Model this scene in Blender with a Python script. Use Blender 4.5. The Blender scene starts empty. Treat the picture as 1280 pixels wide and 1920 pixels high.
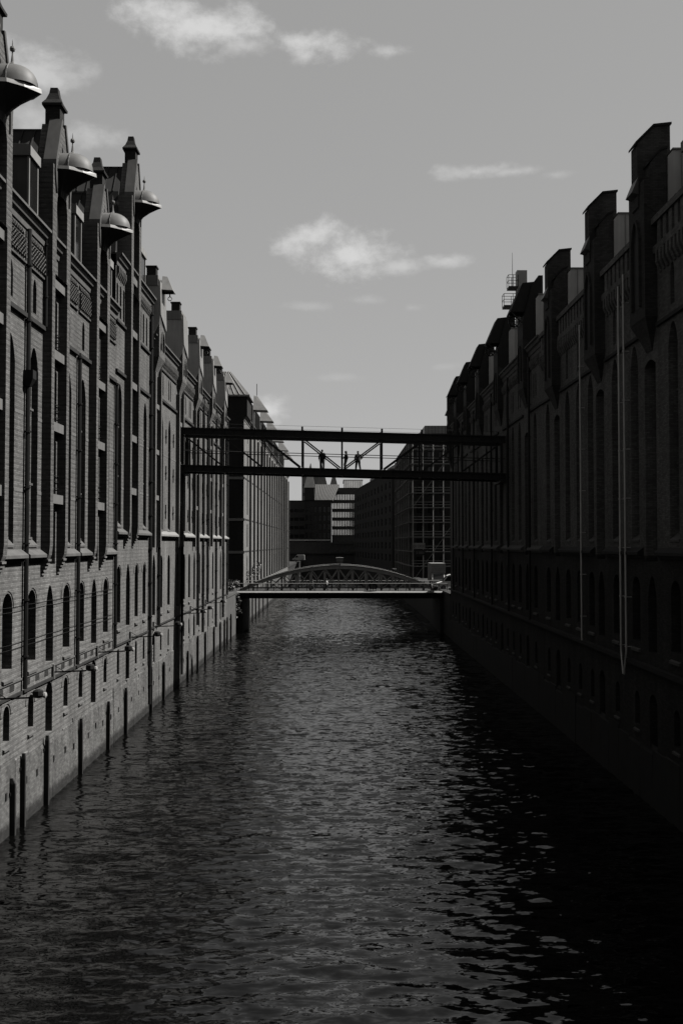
import bpy, bmesh, math, random
from mathutils import Vector, Matrix
R = math.radians
random.seed(7)
SC = bpy.context.scene
COL = SC.collection

# ------------------------------------------------------------------ camera
CAM_Z = 12.88                      # metres above the water
cam_d = bpy.data.cameras.new('camera')
cam = bpy.data.objects.new('camera', cam_d)
COL.objects.link(cam)
cam_d.sensor_fit = 'VERTICAL'
cam_d.sensor_height = 36.0
cam_d.lens = 35.0
cam_d.clip_start = 0.1
cam_d.clip_end = 5000
cam.location = (0, 0, CAM_Z)
cam.rotation_euler = (R(90 + 1.84), 0, R(-0.28))
SC.camera = cam

# ------------------------------------------------------------------ sky and sun
SUN_EL, SUN_AZ = 50.0, 7.0         # azimuth measured from +x towards +y
sun_dir = Vector((math.cos(R(SUN_EL)) * math.cos(R(SUN_AZ)), math.cos(R(SUN_EL)) * math.sin(R(SUN_AZ)), math.sin(R(SUN_EL))))
sun_d = bpy.data.lights.new('sun', 'SUN')
sun_d.energy = 5.0
sun_d.angle = R(0.5)
sun_d.color = (1.0, 0.985, 0.96)
sun = bpy.data.objects.new('sun', sun_d)
COL.objects.link(sun)
sun.rotation_euler = sun_dir.to_track_quat('Z', 'Y').to_euler()

world = bpy.data.worlds.new('World')
SC.world = world
world.use_nodes = True
wn, wl = world.node_tree.nodes, world.node_tree.links
wn.clear()


def WN(t, **k):
    n = wn.new(t)
    for a, b in k.items():
        setattr(n, a, b)
    return n


def wmath(op, a, b=None, c=None, clamp=False):
    n = WN('ShaderNodeMath', operation=op, use_clamp=clamp)
    for i, x in enumerate((a, b, c)):
        if x is None:
            continue
        if isinstance(x, (int, float)):
            n.inputs[i].default_value = x
        else:
            wl.new(x, n.inputs[i])
    return n.outputs[0]


w_out = WN('ShaderNodeOutputWorld')
w_bg = WN('ShaderNodeBackground')
w_sky = WN('ShaderNodeTexSky', sky_type='NISHITA')
w_sky.sun_disc = False
w_sky.sun_elevation = R(SUN_EL)
w_sky.sun_rotation = R(90 - SUN_AZ)
w_sky.air_density = 1.0
w_sky.dust_density = 0.6
w_sky.ozone_density = 1.0
w_bw = WN('ShaderNodeRGBToBW')
wl.new(w_sky.outputs[0], w_bw.inputs[0])
# clouds: soft cumulus at compass directions of the place, broken up by fractal noise
w_tc = WN('ShaderNodeTexCoord')
w_sep = WN('ShaderNodeSeparateXYZ')
wl.new(w_tc.outputs['Generated'], w_sep.inputs[0])
w_az = wmath('ARCTAN2', w_sep.outputs[0], w_sep.outputs[1])
w_el = wmath('ARCSINE', w_sep.outputs[2])
w_comb = WN('ShaderNodeCombineXYZ')
wl.new(w_az, w_comb.inputs[0])
wl.new(w_el, w_comb.inputs[1])


def wnoise(scale, detail, rough, zoff=0.0, sx=1.0, sy=1.0):
    m = WN('ShaderNodeMapping')
    m.inputs['Location'].default_value = (zoff, zoff * .7, zoff)
    m.inputs['Scale'].default_value = (sx, sy, 1)
    wl.new(w_comb.outputs[0], m.inputs[0])
    n = WN('ShaderNodeTexNoise')
    n.inputs['Scale'].default_value = scale
    n.inputs['Detail'].default_value = detail
    n.inputs['Roughness'].default_value = rough
    wl.new(m.outputs[0], n.inputs['Vector'])
    return n.outputs[0]


n_fine = wnoise(26.0, 9, .62, 1.3, 1.0, 1.5)
n_mid = wnoise(9.0, 5, .5, 4.7, 1.0, 1.8)
n_mix = wmath('ADD', wmath('MULTIPLY', wmath('SUBTRACT', n_fine, .5), 2.7), wmath('MULTIPLY', wmath('SUBTRACT', n_mid, .5), 1.2))
# (azimuth deg, elevation deg, half width deg, half height deg, strength)
CLOUDS = [(-10.21, 28.04, 2.89, 1.08, 0.75), (-7.62, 27.48, 3.39, 1.17, 0.8), (-5.47, 26.84, 2.17, 0.62, 0.5), (-0.97, 27.07, 2.65, 0.8, 0.7), (3.39, 26.62, 1.55, 0.4, 0.5), (-16.94, 24.8, 2.74, 1.18, 0.55), (-15.51, 24.71, 2.48, 0.8, 0.4), (-14.17, 21.89, 1.61, 0.78, 0.42), (-17.2, 22.75, 1.71, 1.01, 0.4), (-1.27, 17.11, 2.48, 1.02, 0.85), (0.9, 16.32, 3.09, 1.14, 0.8), (3.53, 15.66, 1.85, 0.52, 0.5), (6.45, 15.94, 1.53, 0.43, 0.5), (8.0, 20.56, 2.27, 0.41, 0.5), (10.12, 20.43, 1.8, 0.3, 0.4), (12.66, 20.13, 1.18, 0.24, 0.25), (-3.87, 7.69, 1.23, 0.97, 0.75), (-1.57, 13.49, 1.39, 0.26, 0.18), (1.67, 13.87, 1.08, 0.29, 0.2), (4.35, 13.4, 0.77, 0.26, 0.18), (6.18, 10.08, 0.85, 0.27, 0.16), (0.13, 9.53, 1.23, 0.27, 0.15)]
tot = None
for a0, e0, ra, re, st in CLOUDS:
    dx = wmath('DIVIDE', wmath('SUBTRACT', w_az, R(a0)), R(ra))
    dy = wmath('DIVIDE', wmath('SUBTRACT', w_el, R(e0)), R(re))
    d = wmath('SQRT', wmath('ADD', wmath('MULTIPLY', dx, dx), wmath('MULTIPLY', dy, dy)))
    v = wmath('SUBTRACT', wmath('ADD', n_mix, 1.12), wmath('MULTIPLY', d, .9))
    mr = WN('ShaderNodeMapRange', interpolation_type='SMOOTHSTEP')
    mr.inputs[1].default_value = 0.0
    mr.inputs[2].default_value = 1.3
    mr.inputs[3].default_value = 0.0
    mr.inputs[4].default_value = min(1.0, st * 1.3)
    wl.new(v, mr.inputs[0])
    tot = mr.outputs[0] if tot is None else wmath('MAXIMUM', tot, mr.outputs[0])
# the same scattered fair-weather cloud all round the rest of the sky
n_far = wnoise(5.0, 7, .55, 9.1, 1.0, 1.7)
mr = WN('ShaderNodeMapRange', interpolation_type='SMOOTHSTEP')
mr.inputs[1].default_value, mr.inputs[2].default_value, mr.inputs[4].default_value = .60, .78, .8
wl.new(n_far, mr.inputs[0])
away = WN('ShaderNodeMapRange', interpolation_type='SMOOTHSTEP')
away.inputs[1].default_value, away.inputs[2].default_value = R(24), R(34)
wl.new(wmath('ABSOLUTE', w_az), away.inputs[0])
tot = wmath('MAXIMUM', tot, wmath('MULTIPLY', mr.outputs[0], away.outputs[0]))
CLOUD_V, SKY_GAIN, WORLD_S = 2.4, 1.0, 0.0818
w_gain = wmath('MULTIPLY', wmath('POWER', w_bw.outputs[0], .3), SKY_GAIN)   # film-like even sky tone
w_cl = wmath('ADD', wmath('MULTIPLY', w_gain, wmath('SUBTRACT', 1.0, tot)), wmath('MULTIPLY', tot, CLOUD_V))
w_tint = WN('ShaderNodeMixRGB', blend_type='MULTIPLY')
w_tint.inputs[0].default_value = 1
wl.new(w_cl, w_tint.inputs[1])
w_tint.inputs[2].default_value = (1.0, .997, .99, 1)
wl.new(w_tint.outputs[0], w_bg.inputs[0])
w_bg.inputs[1].default_value = WORLD_S
wl.new(w_bg.outputs[0], w_out.inputs[0])

SC.view_settings.view_transform = 'Standard'
SC.view_settings.look = 'None'
SC.view_settings.exposure = 1.75
SC.view_settings.gamma = 1.0
SC.render.engine = 'CYCLES'
SC.cycles.use_denoising = True
SC.cycles.max_bounces = 6
SC.cycles.diffuse_bounces = 3
SC.cycles.glossy_bounces = 3
SC.cycles.caustics_reflective = False
SC.cycles.caustics_refractive = False


# ------------------------------------------------------------------ materials
def grey(v):
    return (v, v * .985, v * .955, 1)


def new_mat(name):
    m = bpy.data.materials.new(name)
    m.use_nodes = True
    nt = m.node_tree
    b = nt.nodes['Principled BSDF']
    return m, nt.nodes, nt.links, b


def plain(name, v, rough=.7, metal=0.0, var=.25, scale=2.0, bump=0.0, bscale=20.0, spec=.12, streak=0.0):
    """a grey surface with blotchy wear, vertical weather streaks and a little relief"""
    m, N, L, b = new_mat(name)
    g = N.new('ShaderNodeNewGeometry')
    n = N.new('ShaderNodeTexNoise')
    n.inputs['Scale'].default_value = scale
    n.inputs['Detail'].default_value = 6
    L.new(g.outputs['Position'], n.inputs['Vector'])
    mp = N.new('ShaderNodeMapping')
    mp.inputs['Scale'].default_value = (3.5, 3.5, .25)
    L.new(g.outputs['Position'], mp.inputs[0])
    n2 = N.new('ShaderNodeTexNoise')
    n2.inputs['Scale'].default_value = 1.2
    n2.inputs['Detail'].default_value = 5
    L.new(mp.outputs[0], n2.inputs['Vector'])
    mx = N.new('ShaderNodeMath'); mx.operation = 'MULTIPLY_ADD'
    L.new(n.outputs[0], mx.inputs[0]); mx.inputs[1].default_value = var * 2; mx.inputs[2].default_value = 1 - var
    mx2 = N.new('ShaderNodeMath'); mx2.operation = 'MULTIPLY_ADD'
    L.new(n2.outputs[0], mx2.inputs[0]); mx2.inputs[1].default_value = streak * 2; mx2.inputs[2].default_value = 1 - streak
    mm = N.new('ShaderNodeMath'); mm.operation = 'MULTIPLY'
    L.new(mx.outputs[0], mm.inputs[0]); L.new(mx2.outputs[0], mm.inputs[1])
    c = N.new('ShaderNodeMixRGB'); c.blend_type = 'MULTIPLY'; c.inputs[0].default_value = 1
    c.inputs[1].default_value = grey(v)
    L.new(mm.outputs[0], c.inputs[2])
    L.new(c.outputs[0], b.inputs['Base Color'])
    b.inputs['Roughness'].default_value = rough
    b.inputs['Metallic'].default_value = metal
    b.inputs['Specular IOR Level'].default_value = spec
    if bump:
        n3 = N.new('ShaderNodeTexNoise'); n3.inputs['Scale'].default_value = bscale; n3.inputs['Detail'].default_value = 4
        L.new(g.outputs['Position'], n3.inputs['Vector'])
        bp = N.new('ShaderNodeBump'); bp.inputs['Strength'].default_value = bump; bp.inputs['Distance'].default_value = .03
        L.new(n3.outputs[0], bp.inputs['Height']); L.new(bp.outputs[0], b.inputs['Normal'])
    return m


def brick(name, v, mortar, contrast=.35, stain=.35, rows=.085, stripes=0.0, base_z=None, base_f=.32, tide=None):
    m, N, L, b = new_mat(name)
    g = N.new('ShaderNodeNewGeometry')
    sp = N.new('ShaderNodeSeparateXYZ'); L.new(g.outputs['Position'], sp.inputs[0])
    ad = N.new('ShaderNodeMath'); ad.operation = 'ADD'; L.new(sp.outputs[0], ad.inputs[0]); L.new(sp.outputs[1], ad.inputs[1])
    cb = N.new('ShaderNodeCombineXYZ'); L.new(ad.outputs[0], cb.inputs[0]); L.new(sp.outputs[2], cb.inputs[1])
    bt = N.new('ShaderNodeTexBrick')
    bt.inputs['Scale'].default_value = 1
    bt.inputs['Brick Width'].default_value = .27
    bt.inputs['Row Height'].default_value = rows
    bt.inputs['Mortar Size'].default_value = .011
    bt.inputs['Mortar Smooth'].default_value = .3
    bt.inputs['Bias'].default_value = -.1
    bt.inputs['Color1'].default_value = grey(v * (1 - contrast))
    bt.inputs['Color2'].default_value = grey(v * (1 + contrast))
    bt.inputs['Mortar'].default_value = grey(mortar)
    L.new(cb.outputs[0], bt.inputs['Vector'])
    # soot and run-off stains
    n = N.new('ShaderNodeTexNoise'); n.inputs['Scale'].default_value = .35; n.inputs['Detail'].default_value = 8; n.inputs['Roughness'].default_value = .6
    L.new(g.outputs['Position'], n.inputs['Vector'])
    mp = N.new('ShaderNodeMapping'); mp.inputs['Scale'].default_value = (1.6, 1.6, .12); L.new(g.outputs['Position'], mp.inputs[0])
    n2 = N.new('ShaderNodeTexNoise'); n2.inputs['Scale'].default_value = 1.0; n2.inputs['Detail'].default_value = 6
    L.new(mp.outputs[0], n2.inputs['Vector'])
    n4 = N.new('ShaderNodeTexNoise'); n4.inputs['Scale'].default_value = 3.5; n4.inputs['Detail'].default_value = 8; n4.inputs['Roughness'].default_value = .7
    L.new(g.outputs['Position'], n4.inputs['Vector'])
    s = N.new('ShaderNodeMath'); s.operation = 'MULTIPLY'; L.new(n.outputs[0], s.inputs[0]); L.new(n2.outputs[0], s.inputs[1])
    s2 = N.new('ShaderNodeMath'); s2.operation = 'MULTIPLY_ADD'; L.new(s.outputs[0], s2.inputs[0]); s2.inputs[1].default_value = stain * 4; s2.inputs[2].default_value = 1 - stain
    s3 = N.new('ShaderNodeMath'); s3.operation = 'MULTIPLY_ADD'; L.new(n4.outputs[0], s3.inputs[0]); s3.inputs[1].default_value = stain * 1.6; s3.inputs[2].default_value = 1 - stain * .8
    s4 = N.new('ShaderNodeMath'); s4.operation = 'MULTIPLY'; L.new(s2.outputs[0], s4.inputs[0]); L.new(s3.outputs[0], s4.inputs[1])
    last = s4.outputs[0]
    if stripes:
        # courses of darker headers every few rows
        md = N.new('ShaderNodeMath'); md.operation = 'FRACT'
        mu = N.new('ShaderNodeMath'); mu.operation = 'MULTIPLY'; mu.inputs[1].default_value = 1 / (rows * 3)
        L.new(sp.outputs[2], mu.inputs[0]); L.new(mu.outputs[0], md.inputs[0])
        gt = N.new('ShaderNodeMath'); gt.operation = 'GREATER_THAN'; gt.inputs[1].default_value = .667; L.new(md.outputs[0], gt.inputs[0])
        st = N.new('ShaderNodeMath'); st.operation = 'MULTIPLY_ADD'; L.new(gt.outputs[0], st.inputs[0]); st.inputs[1].default_value = -stripes; st.inputs[2].default_value = 1 + stripes * .3
        s5 = N.new('ShaderNodeMath'); s5.operation = 'MULTIPLY'; L.new(last, s5.inputs[0]); L.new(st.outputs[0], s5.inputs[1])
        last = s5.outputs[0]
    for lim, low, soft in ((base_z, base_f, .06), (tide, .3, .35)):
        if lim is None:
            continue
        # a different brick tone below the ledge; weed and wet below the tide line
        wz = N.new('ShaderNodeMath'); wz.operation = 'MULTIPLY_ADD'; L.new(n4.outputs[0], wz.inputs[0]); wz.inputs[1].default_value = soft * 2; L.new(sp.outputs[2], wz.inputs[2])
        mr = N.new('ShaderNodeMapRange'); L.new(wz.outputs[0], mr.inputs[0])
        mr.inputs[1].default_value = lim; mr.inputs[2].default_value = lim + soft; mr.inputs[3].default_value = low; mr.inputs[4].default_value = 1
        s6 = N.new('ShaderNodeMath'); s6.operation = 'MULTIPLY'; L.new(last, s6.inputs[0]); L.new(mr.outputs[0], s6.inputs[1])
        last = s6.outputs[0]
    c = N.new('ShaderNodeMixRGB'); c.blend_type = 'MULTIPLY'; c.inputs[0].default_value = 1
    L.new(bt.outputs['Color'], c.inputs[1]); L.new(last, c.inputs[2])
    L.new(c.outputs[0], b.inputs['Base Color'])
    b.inputs['Roughness'].default_value = .9
    b.inputs['Specular IOR Level'].default_value = .06
    iv = N.new('ShaderNodeMath'); iv.operation = 'SUBTRACT'; iv.inputs[0].default_value = 1; L.new(bt.outputs['Fac'], iv.inputs[1])
    bp = N.new('ShaderNodeBump'); bp.inputs['Strength'].default_value = .5; bp.inputs['Distance'].default_value = .012
    L.new(iv.outputs[0], bp.inputs['Height']); L.new(bp.outputs[0], b.inputs['Normal'])
    return m


M = {}
M['brick_a'] = brick('brick_a', 0.04901, 0.03713, .22, .42, stripes=.3, base_z=12.2, base_f=1.2)
M['brick_b'] = brick('brick_b', 0.04752, 0.03713, .2, .42, stripes=.2, base_z=13.4, base_f=1.18)
M['brick_c'] = brick('brick_c', 0.05495, 0.04455, .2, .4, base_z=13.4, base_f=1.1)
M['brick_d'] = brick('brick_d', 0.07426, 0.05941, .2, .4)
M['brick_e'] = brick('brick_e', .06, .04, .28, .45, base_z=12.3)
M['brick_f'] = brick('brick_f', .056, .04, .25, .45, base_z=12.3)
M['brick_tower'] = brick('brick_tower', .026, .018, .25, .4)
M['brick_far'] = brick('brick_far', 0.02122, 0.01697, .2, .3)
M['brick_dark'] = brick('brick_dark', 0.01414, 0.01061, .2, .3)
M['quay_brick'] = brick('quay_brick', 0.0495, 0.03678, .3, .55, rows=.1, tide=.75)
M['stone'] = plain('stone', 0.042, .85, var=.35, scale=1.3, bump=.25, streak=.3)
M['stone_pale'] = plain('stone_pale', 0.056, .8, var=.25, scale=1.8, bump=.15, streak=.25)
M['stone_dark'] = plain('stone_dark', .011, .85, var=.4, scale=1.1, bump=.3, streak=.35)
M['quay'] = plain('quay', 0.034, .85, var=.45, scale=.9, bump=.35, bscale=9, streak=.4)
M['slate'] = plain('slate', 0.009, .8, var=.3, scale=3, streak=.3)
M['zinc'] = plain('zinc', 0.1, .5, metal=.25, var=.2, scale=1.2, streak=.3)
M['zinc_dark'] = plain('zinc_dark', 0.042, .5, metal=.25, var=.25, scale=1.2, streak=.3)
M['zinc_skylit'] = plain('zinc_skylit', .19, .5, var=.2, scale=1.2, streak=.3)  # paler zinc copy: sky light on shaded faces put into the colour
M['copper'] = plain('copper', 0.06, .6, metal=.1, var=.2, scale=2.5, streak=.25)
M['glass'] = plain('glass', .005, .12, var=.2, scale=.6, spec=.3)
M['glass_pale'] = plain('glass_pale', .55, .12, metal=.9, var=.5, scale=.5)
M['frame'] = plain('frame', 0.022, .6, var=.2)
M['frame_pale'] = plain('frame_pale', 0.12, .6, var=.2)
M['door'] = plain('door', 0.008, .7, var=.4, scale=4, streak=.3)
M['iron'] = plain('iron', 0.008, .5, metal=.3, var=.3)
M['steel'] = plain('steel', 0.012, .55, var=.35, scale=1.5, streak=.2)
M['steel_mid'] = plain('steel_mid', .15, .5, var=.3, scale=1.5, streak=.2)
M['pipe_pale'] = plain('pipe_pale', .25, .45, metal=.3, var=.25, streak=.3)
M['wood'] = plain('wood', 0.011, .8, var=.5, scale=4, bump=.4, streak=.4)
M['asphalt'] = plain('asphalt', 0.016, .9, var=.25, scale=4)
M['concrete'] = plain('concrete', 0.095, .8, var=.25, scale=2, streak=.2)
M['concrete_dark'] = plain('concrete_dark', .035, .85, var=.3, scale=1, streak=.3)
M['white'] = plain('white', 0.28, .45, var=.1)
M['rubber'] = plain('rubber', .01, .8)
M['leaf'] = plain('leaf', 0.07, .6, var=.5, scale=1.5)
M['skin'] = plain('skin', .09, .6, var=.08)
M['cloth_dark'] = plain('cloth_dark', .015, .9, var=.3, scale=8)
M['cloth_mid'] = plain('cloth_mid', .05, .9, var=.3, scale=8)
M['cloth_pale'] = plain('cloth_pale', .2, .9, var=.15, scale=8)
M['hair'] = plain('hair', .012, .7, var=.3, scale=12)
M['ink'] = plain('ink', .02, .8)


# ------------------------------------------------------------------ mesh helpers
class MB:
    def __init__(self):
        self.v, self.f, self.m = [], [], []
        self.smooth = False

    def poly(self, pts, m=0):
        i = len(self.v)
        self.v.extend([tuple(p) for p in pts])
        self.f.append(tuple(range(i, i + len(pts))))
        self.m.append(m)

    def box(self, x0, x1, y0, y1, z0, z1, m=0):
        i = len(self.v)
        self.v.extend([(x0, y0, z0), (x1, y0, z0), (x1, y1, z0), (x0, y1, z0), (x0, y0, z1), (x1, y0, z1), (x1, y1, z1), (x0, y1, z1)])
        for q in ((0, 3, 2, 1), (4, 5, 6, 7), (0, 1, 5, 4), (1, 2, 6, 5), (2, 3, 7, 6), (3, 0, 4, 7)):
            self.f.append(tuple(i + k for k in q)); self.m.append(m)

    def loft(self, rings, m=0, caps=True, closed=True):
        i0 = len(self.v)
        n = len(rings[0])
        for r in rings:
            self.v.extend([tuple(p) for p in r])
        for a in range(len(rings) - 1):
            for k in range(n if closed else n - 1):
                k2 = (k + 1) % n
                self.f.append((i0 + a * n + k, i0 + a * n + k2, i0 + (a + 1) * n + k2, i0 + (a + 1) * n + k)); self.m.append(m)
        if caps:
            self.f.append(tuple(i0 + k for k in range(n))[::-1]); self.m.append(m)
            self.f.append(tuple(i0 + (len(rings) - 1) * n + k for k in range(n))); self.m.append(m)

    def tube(self, pts, r, n=8, m=0):
        pts = [Vector(p) for p in pts]
        rr = r if isinstance(r, (list, tuple)) else [r] * len(pts)
        rings = []
        for i, p in enumerate(pts):
            d = (pts[min(i + 1, len(pts) - 1)] - pts[max(i - 1, 0)]).normalized()
            u = d.cross(Vector((0, 0, 1)) if abs(d.z) < .9 else Vector((1, 0, 0))).normalized()
            w = d.cross(u).normalized()
            rings.append([p + u * (math.cos(2 * math.pi * k / n) * rr[i]) + w * (math.sin(2 * math.pi * k / n) * rr[i]) for k in range(n)])
        self.loft(rings, m)

    def bar(self, p, q, w, h, m=0, up=(0, 0, 1)):
        """a straight bar of rectangular section from p to q"""
        p, q = Vector(p), Vector(q)
        d = (q - p).normalized()
        upv = Vector(up)
        s = d.cross(upv)
        s = s.normalized() if s.length > 1e-4 else Vector((1, 0, 0))
        t = s.cross(d).normalized()
        ring = lambda c: [c + s * (w / 2) + t * (h / 2), c - s * (w / 2) + t * (h / 2), c - s * (w / 2) - t * (h / 2), c + s * (w / 2) - t * (h / 2)]
        self.loft([ring(p), ring(q)], m)

    def mesh(self, name, mats):
        me = bpy.data.meshes.new(name)
        me.from_pydata(self.v, [], self.f)
        for k in (mats if isinstance(mats, (list, tuple)) else [mats]):
            me.materials.append(M[k])
        if any(self.m):
            me.polygons.foreach_set('material_index', self.m)
        if self.smooth:
            me.polygons.foreach_set('use_smooth', [True] * len(me.polygons))
        bm = bmesh.new(); bm.from_mesh(me)
        if self.smooth:
            bmesh.ops.remove_doubles(bm, verts=bm.verts, dist=.0005)
        bmesh.ops.recalc_face_normals(bm, faces=bm.faces)
        bm.to_mesh(me); bm.free()
        me.update()
        return me

    def build(self, name, mats, parent=None, loc=None, rz=0):
        return link(name, self.mesh(name, mats), parent, loc, rz)


def link(name, me, parent=None, loc=None, rz=0):
    """loc None: the mesh is in world coordinates"""
    o = bpy.data.objects.new(name, me)
    COL.objects.link(o)
    if parent is not None:
        o.parent = parent
    if parent is not None and parent.type == 'EMPTY':
        o.matrix_parent_inverse = Matrix.Translation(-Vector(parent.location))
    if loc is not None:
        o.location = loc
        o.rotation_euler = (0, 0, rz)
    return o


def sub(name, me, parent):
    """a sub-part that shares its part's own frame"""
    o = bpy.data.objects.new(name, me)
    COL.objects.link(o)
    o.parent = parent
    return o


def tag(o, label, cat, group=None, kind=None):
    o['label'] = label
    if cat:
        o['category'] = cat
    if group:
        o['group'] = group
    if kind:
        o['kind'] = kind
    return o


def empty(name, loc, label, cat, group=None):
    o = bpy.data.objects.new(name, None)
    COL.objects.link(o)
    o.location = loc
    o.empty_display_size = .5
    tag(o, label, cat, group)
    return o


class Frame:
    """a facade plane: s runs along it, n points out of it"""
    def __init__(self, ox, oy, ax, ay, nx, ny):
        self.o, self.a, self.n = (ox, oy), (ax, ay), (nx, ny)
        self.rz = math.atan2(ny, nx) - math.pi / 2

    def P(self, s, n, z):
        return (self.o[0] + self.a[0] * s + self.n[0] * n, self.o[1] + self.a[1] * s + self.n[1] * n, z)


def fbox(mb, fr, s0, s1, n0, n1, z0, z1, m=0):
    P = fr.P
    mb.loft([[P(s0, n0, z0), P(s1, n0, z0), P(s1, n1, z0), P(s0, n1, z0)], [P(s0, n0, z1), P(s1, n0, z1), P(s1, n1, z1), P(s0, n1, z1)]], m)


def fprism(mb, fr, s0, s1, prof, m=0):
    """profile in (n, z) swept along s"""
    mb.loft([[fr.P(s0, n, z) for n, z in prof], [fr.P(s1, n, z) for n, z in prof]], m)


def nprism(mb, fr, n0, n1, prof, m=0):
    """profile in (s, z) swept along n"""
    mb.loft([[fr.P(s, n0, z) for s, z in prof], [fr.P(s, n1, z) for s, z in prof]], m)


def arch_pts(a, b, zt, arch, k=8):
    w = b - a
    c = (a + b) / 2
    if arch == 'f':
        return [(a, zt), (b, zt)]
    if arch == 's':
        h = .16 * w
        return [(a + w * i / k, zt - h + h * math.sin(math.pi * i / k)) for i in range(k + 1)]
    if arch == 'r':
        h = w * .5
        return [(c - w / 2 * math.cos(math.pi * i / k), zt - h + h * math.sin(math.pi * i / k)) for i in range(k + 1)]
    h = w * .85                                      # pointed
    out = []
    for i in range(k + 1):
        t = i / k
        x = a + w * t
        e = 1 - abs(2 * t - 1)
        out.append((x, zt - h + h * math.sin(e * math.pi / 2) ** .75))
    return out


def cell(mb, fr, s0, s1, z0, z1, n, o, m=0):
    a, b, zb, zt, arch, d = o['a'], o['b'], o['zb'], o['zt'], o.get('arch', 'r'), o.get('d', .4)
    P = fr.P
    pts = arch_pts(a, b, zt, arch)
    if a > s0:
        mb.poly([P(s0, n, z0), P(a, n, z0), P(a, n, z1), P(s0, n, z1)], m)
    if s1 > b:
        mb.poly([P(b, n, z0), P(s1, n, z0), P(s1, n, z1), P(b, n, z1)], m)
    if zb > z0:
        mb.poly([P(a, n, z0), P(b, n, z0), P(b, n, zb), P(a, n, zb)], m)
    for (x0, y0), (x1, y1) in zip(pts, pts[1:]):
        mb.poly([P(x0, n, y0), P(x1, n, y1), P(x1, n, z1), P(x0, n, z1)], m)
        mb.poly([P(x0, n, y0), P(x1, n, y1), P(x1, n - d, y1), P(x0, n - d, y0)], m)
    mb.poly([P(a, n, zb), P(a, n, pts[0][1]), P(a, n - d, pts[0][1]), P(a, n - d, zb)], m)
    mb.poly([P(b, n, zb), P(b, n, pts[-1][1]), P(b, n - d, pts[-1][1]), P(b, n - d, zb)], m)
    mb.poly([P(a, n, zb), P(b, n, zb), P(b, n - d, zb), P(a, n - d, zb)], m)


def column(mb, fr, s0, s1, z0, z1, n, ops, m=0):
    ops = sorted(ops, key=lambda o: o['zb'])
    if not ops:
        mb.poly([fr.P(s0, n, z0), fr.P(s1, n, z0), fr.P(s1, n, z1), fr.P(s0, n, z1)], m)
        return
    z = z0
    for i, o in enumerate(ops):
        zn = z1 if i == len(ops) - 1 else (o['zt'] + ops[i + 1]['zb']) / 2
        cell(mb, fr, s0, s1, z, zn, n, o, m)
        z = zn


WCACHE = {}


def win_meshes(w, h, arch, nv, nt, style):
    key = (round(w, 3), round(h, 3), arch, nv, nt, style)
    if key in WCACHE:
        return WCACHE[key]
    fmat, pmat = {'old': ('frame', 'glass'), 'door': ('door', 'door'), 'pale': ('frame_pale', 'glass'), 'office': ('frame_pale', 'glass_pale'), 'dark': ('iron', 'glass')}[style]
    k = 8
    out = [(-w / 2, 0)] + arch_pts(-w / 2, w / 2, h, arch, k) + [(w / 2, 0)]
    t = min(.07, w * .12)
    ins = [(x * (1 - 2 * t / w), t + z * (1 - 2 * t / h)) for x, z in out]
    mb = MB()
    q = len(out)
    for i in range(q):
        j = (i + 1) % q
        (x0, z0), (x1, z1), (a0, b0), (a1, b1) = out[i], out[j], ins[i], ins[j]
        mb.poly([(x0, 0, z0), (x1, 0, z1), (a1, 0, b1), (a0, 0, b0)])
        mb.poly([(a0, 0, b0), (a1, 0, b1), (a1, -.07, b1), (a0, -.07, b0)])
    for i in range(nv):
        x = -w / 2 + w * (i + 1) / (nv + 1)
        mb.box(x - .025, x + .025, -.06, .004, t, h - (w * .18 if arch in 'rp' else t))
    hs = h - (w * .45 if arch in 'rp' else 0)
    for i in range(nt):
        z = hs * (i + 1) / (nt + 1)
        mb.box(-w / 2 + t, w / 2 - t, -.06, .006, z - .022, z + .022)
    fm = mb.mesh('window', fmat)
    mp = MB()
    if style == 'door':                              # boarded leaves
        nb = max(4, int(w / .22))
        for i in range(nb):
            x0, x1 = -w / 2 + w * i / nb, -w / 2 + w * (i + 1) / nb
            mp.box(x0 + .008, x1 - .008, -.11 - .012 * (i % 2), -.05 - .012 * (i % 2), 0.01, h - .01)
    else:
        mp.poly([(x, -.05, z) for x, z in out])
    pm = mp.mesh('pane', pmat)
    WCACHE[key] = (fm, pm)
    return fm, pm


SCACHE = {}


def sill_mesh(w, proj, drop, thick, mat):
    key = (round(w, 2), proj, drop, thick, mat)
    if key not in SCACHE:
        mb = MB()
        prof = [(-.02, 0.0), (proj, -drop), (proj, -drop - thick), (-.02, -drop - thick - .03)]
        mb.loft([[(-w / 2, n, z) for n, z in prof], [(w / 2, n, z) for n, z in prof]])
        SCACHE[key] = mb.mesh('sill', mat)
    return SCACHE[key]


def window(B, fr, o, n=0.0, style='old', nv=1, nt=3, sill=None, name=None):
    w, h = o['b'] - o['a'], o['zt'] - o['zb']
    fm, pm = win_meshes(w, h, o.get('arch', 'r'), nv, nt, style)
    depth = n - o.get('d', .4) + .09
    p = fr.P((o['a'] + o['b']) / 2, depth, o['zb'])
    ob = link(name or ('loft_door' if style == 'door' else 'window'), fm, B, p, fr.rz)
    sub('door_leaf' if style == 'door' else 'pane', pm, ob)
    if sill:
        so = sub('sill', sill_mesh(w + sill[3] if len(sill) > 3 else w, sill[0] - depth + n, sill[1], sill[2], 'stone'), ob)
    return ob


def op(s, w, zb, zt, arch='r', d=.42):
    return dict(a=s - w / 2, b=s + w / 2, zb=zb, zt=zt, arch=arch, d=d)


LEFT = Frame(-14.5, 0, 0, 1, 1, 0)
RIGHT = Frame(15.5, 0, 0, 1, -1, 0)


def bounds(cols, s0, s1):
    c = [x[0] for x in cols]
    return [s0] + [(a + b) / 2 for a, b in zip(c, c[1:])] + [s1]


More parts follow.
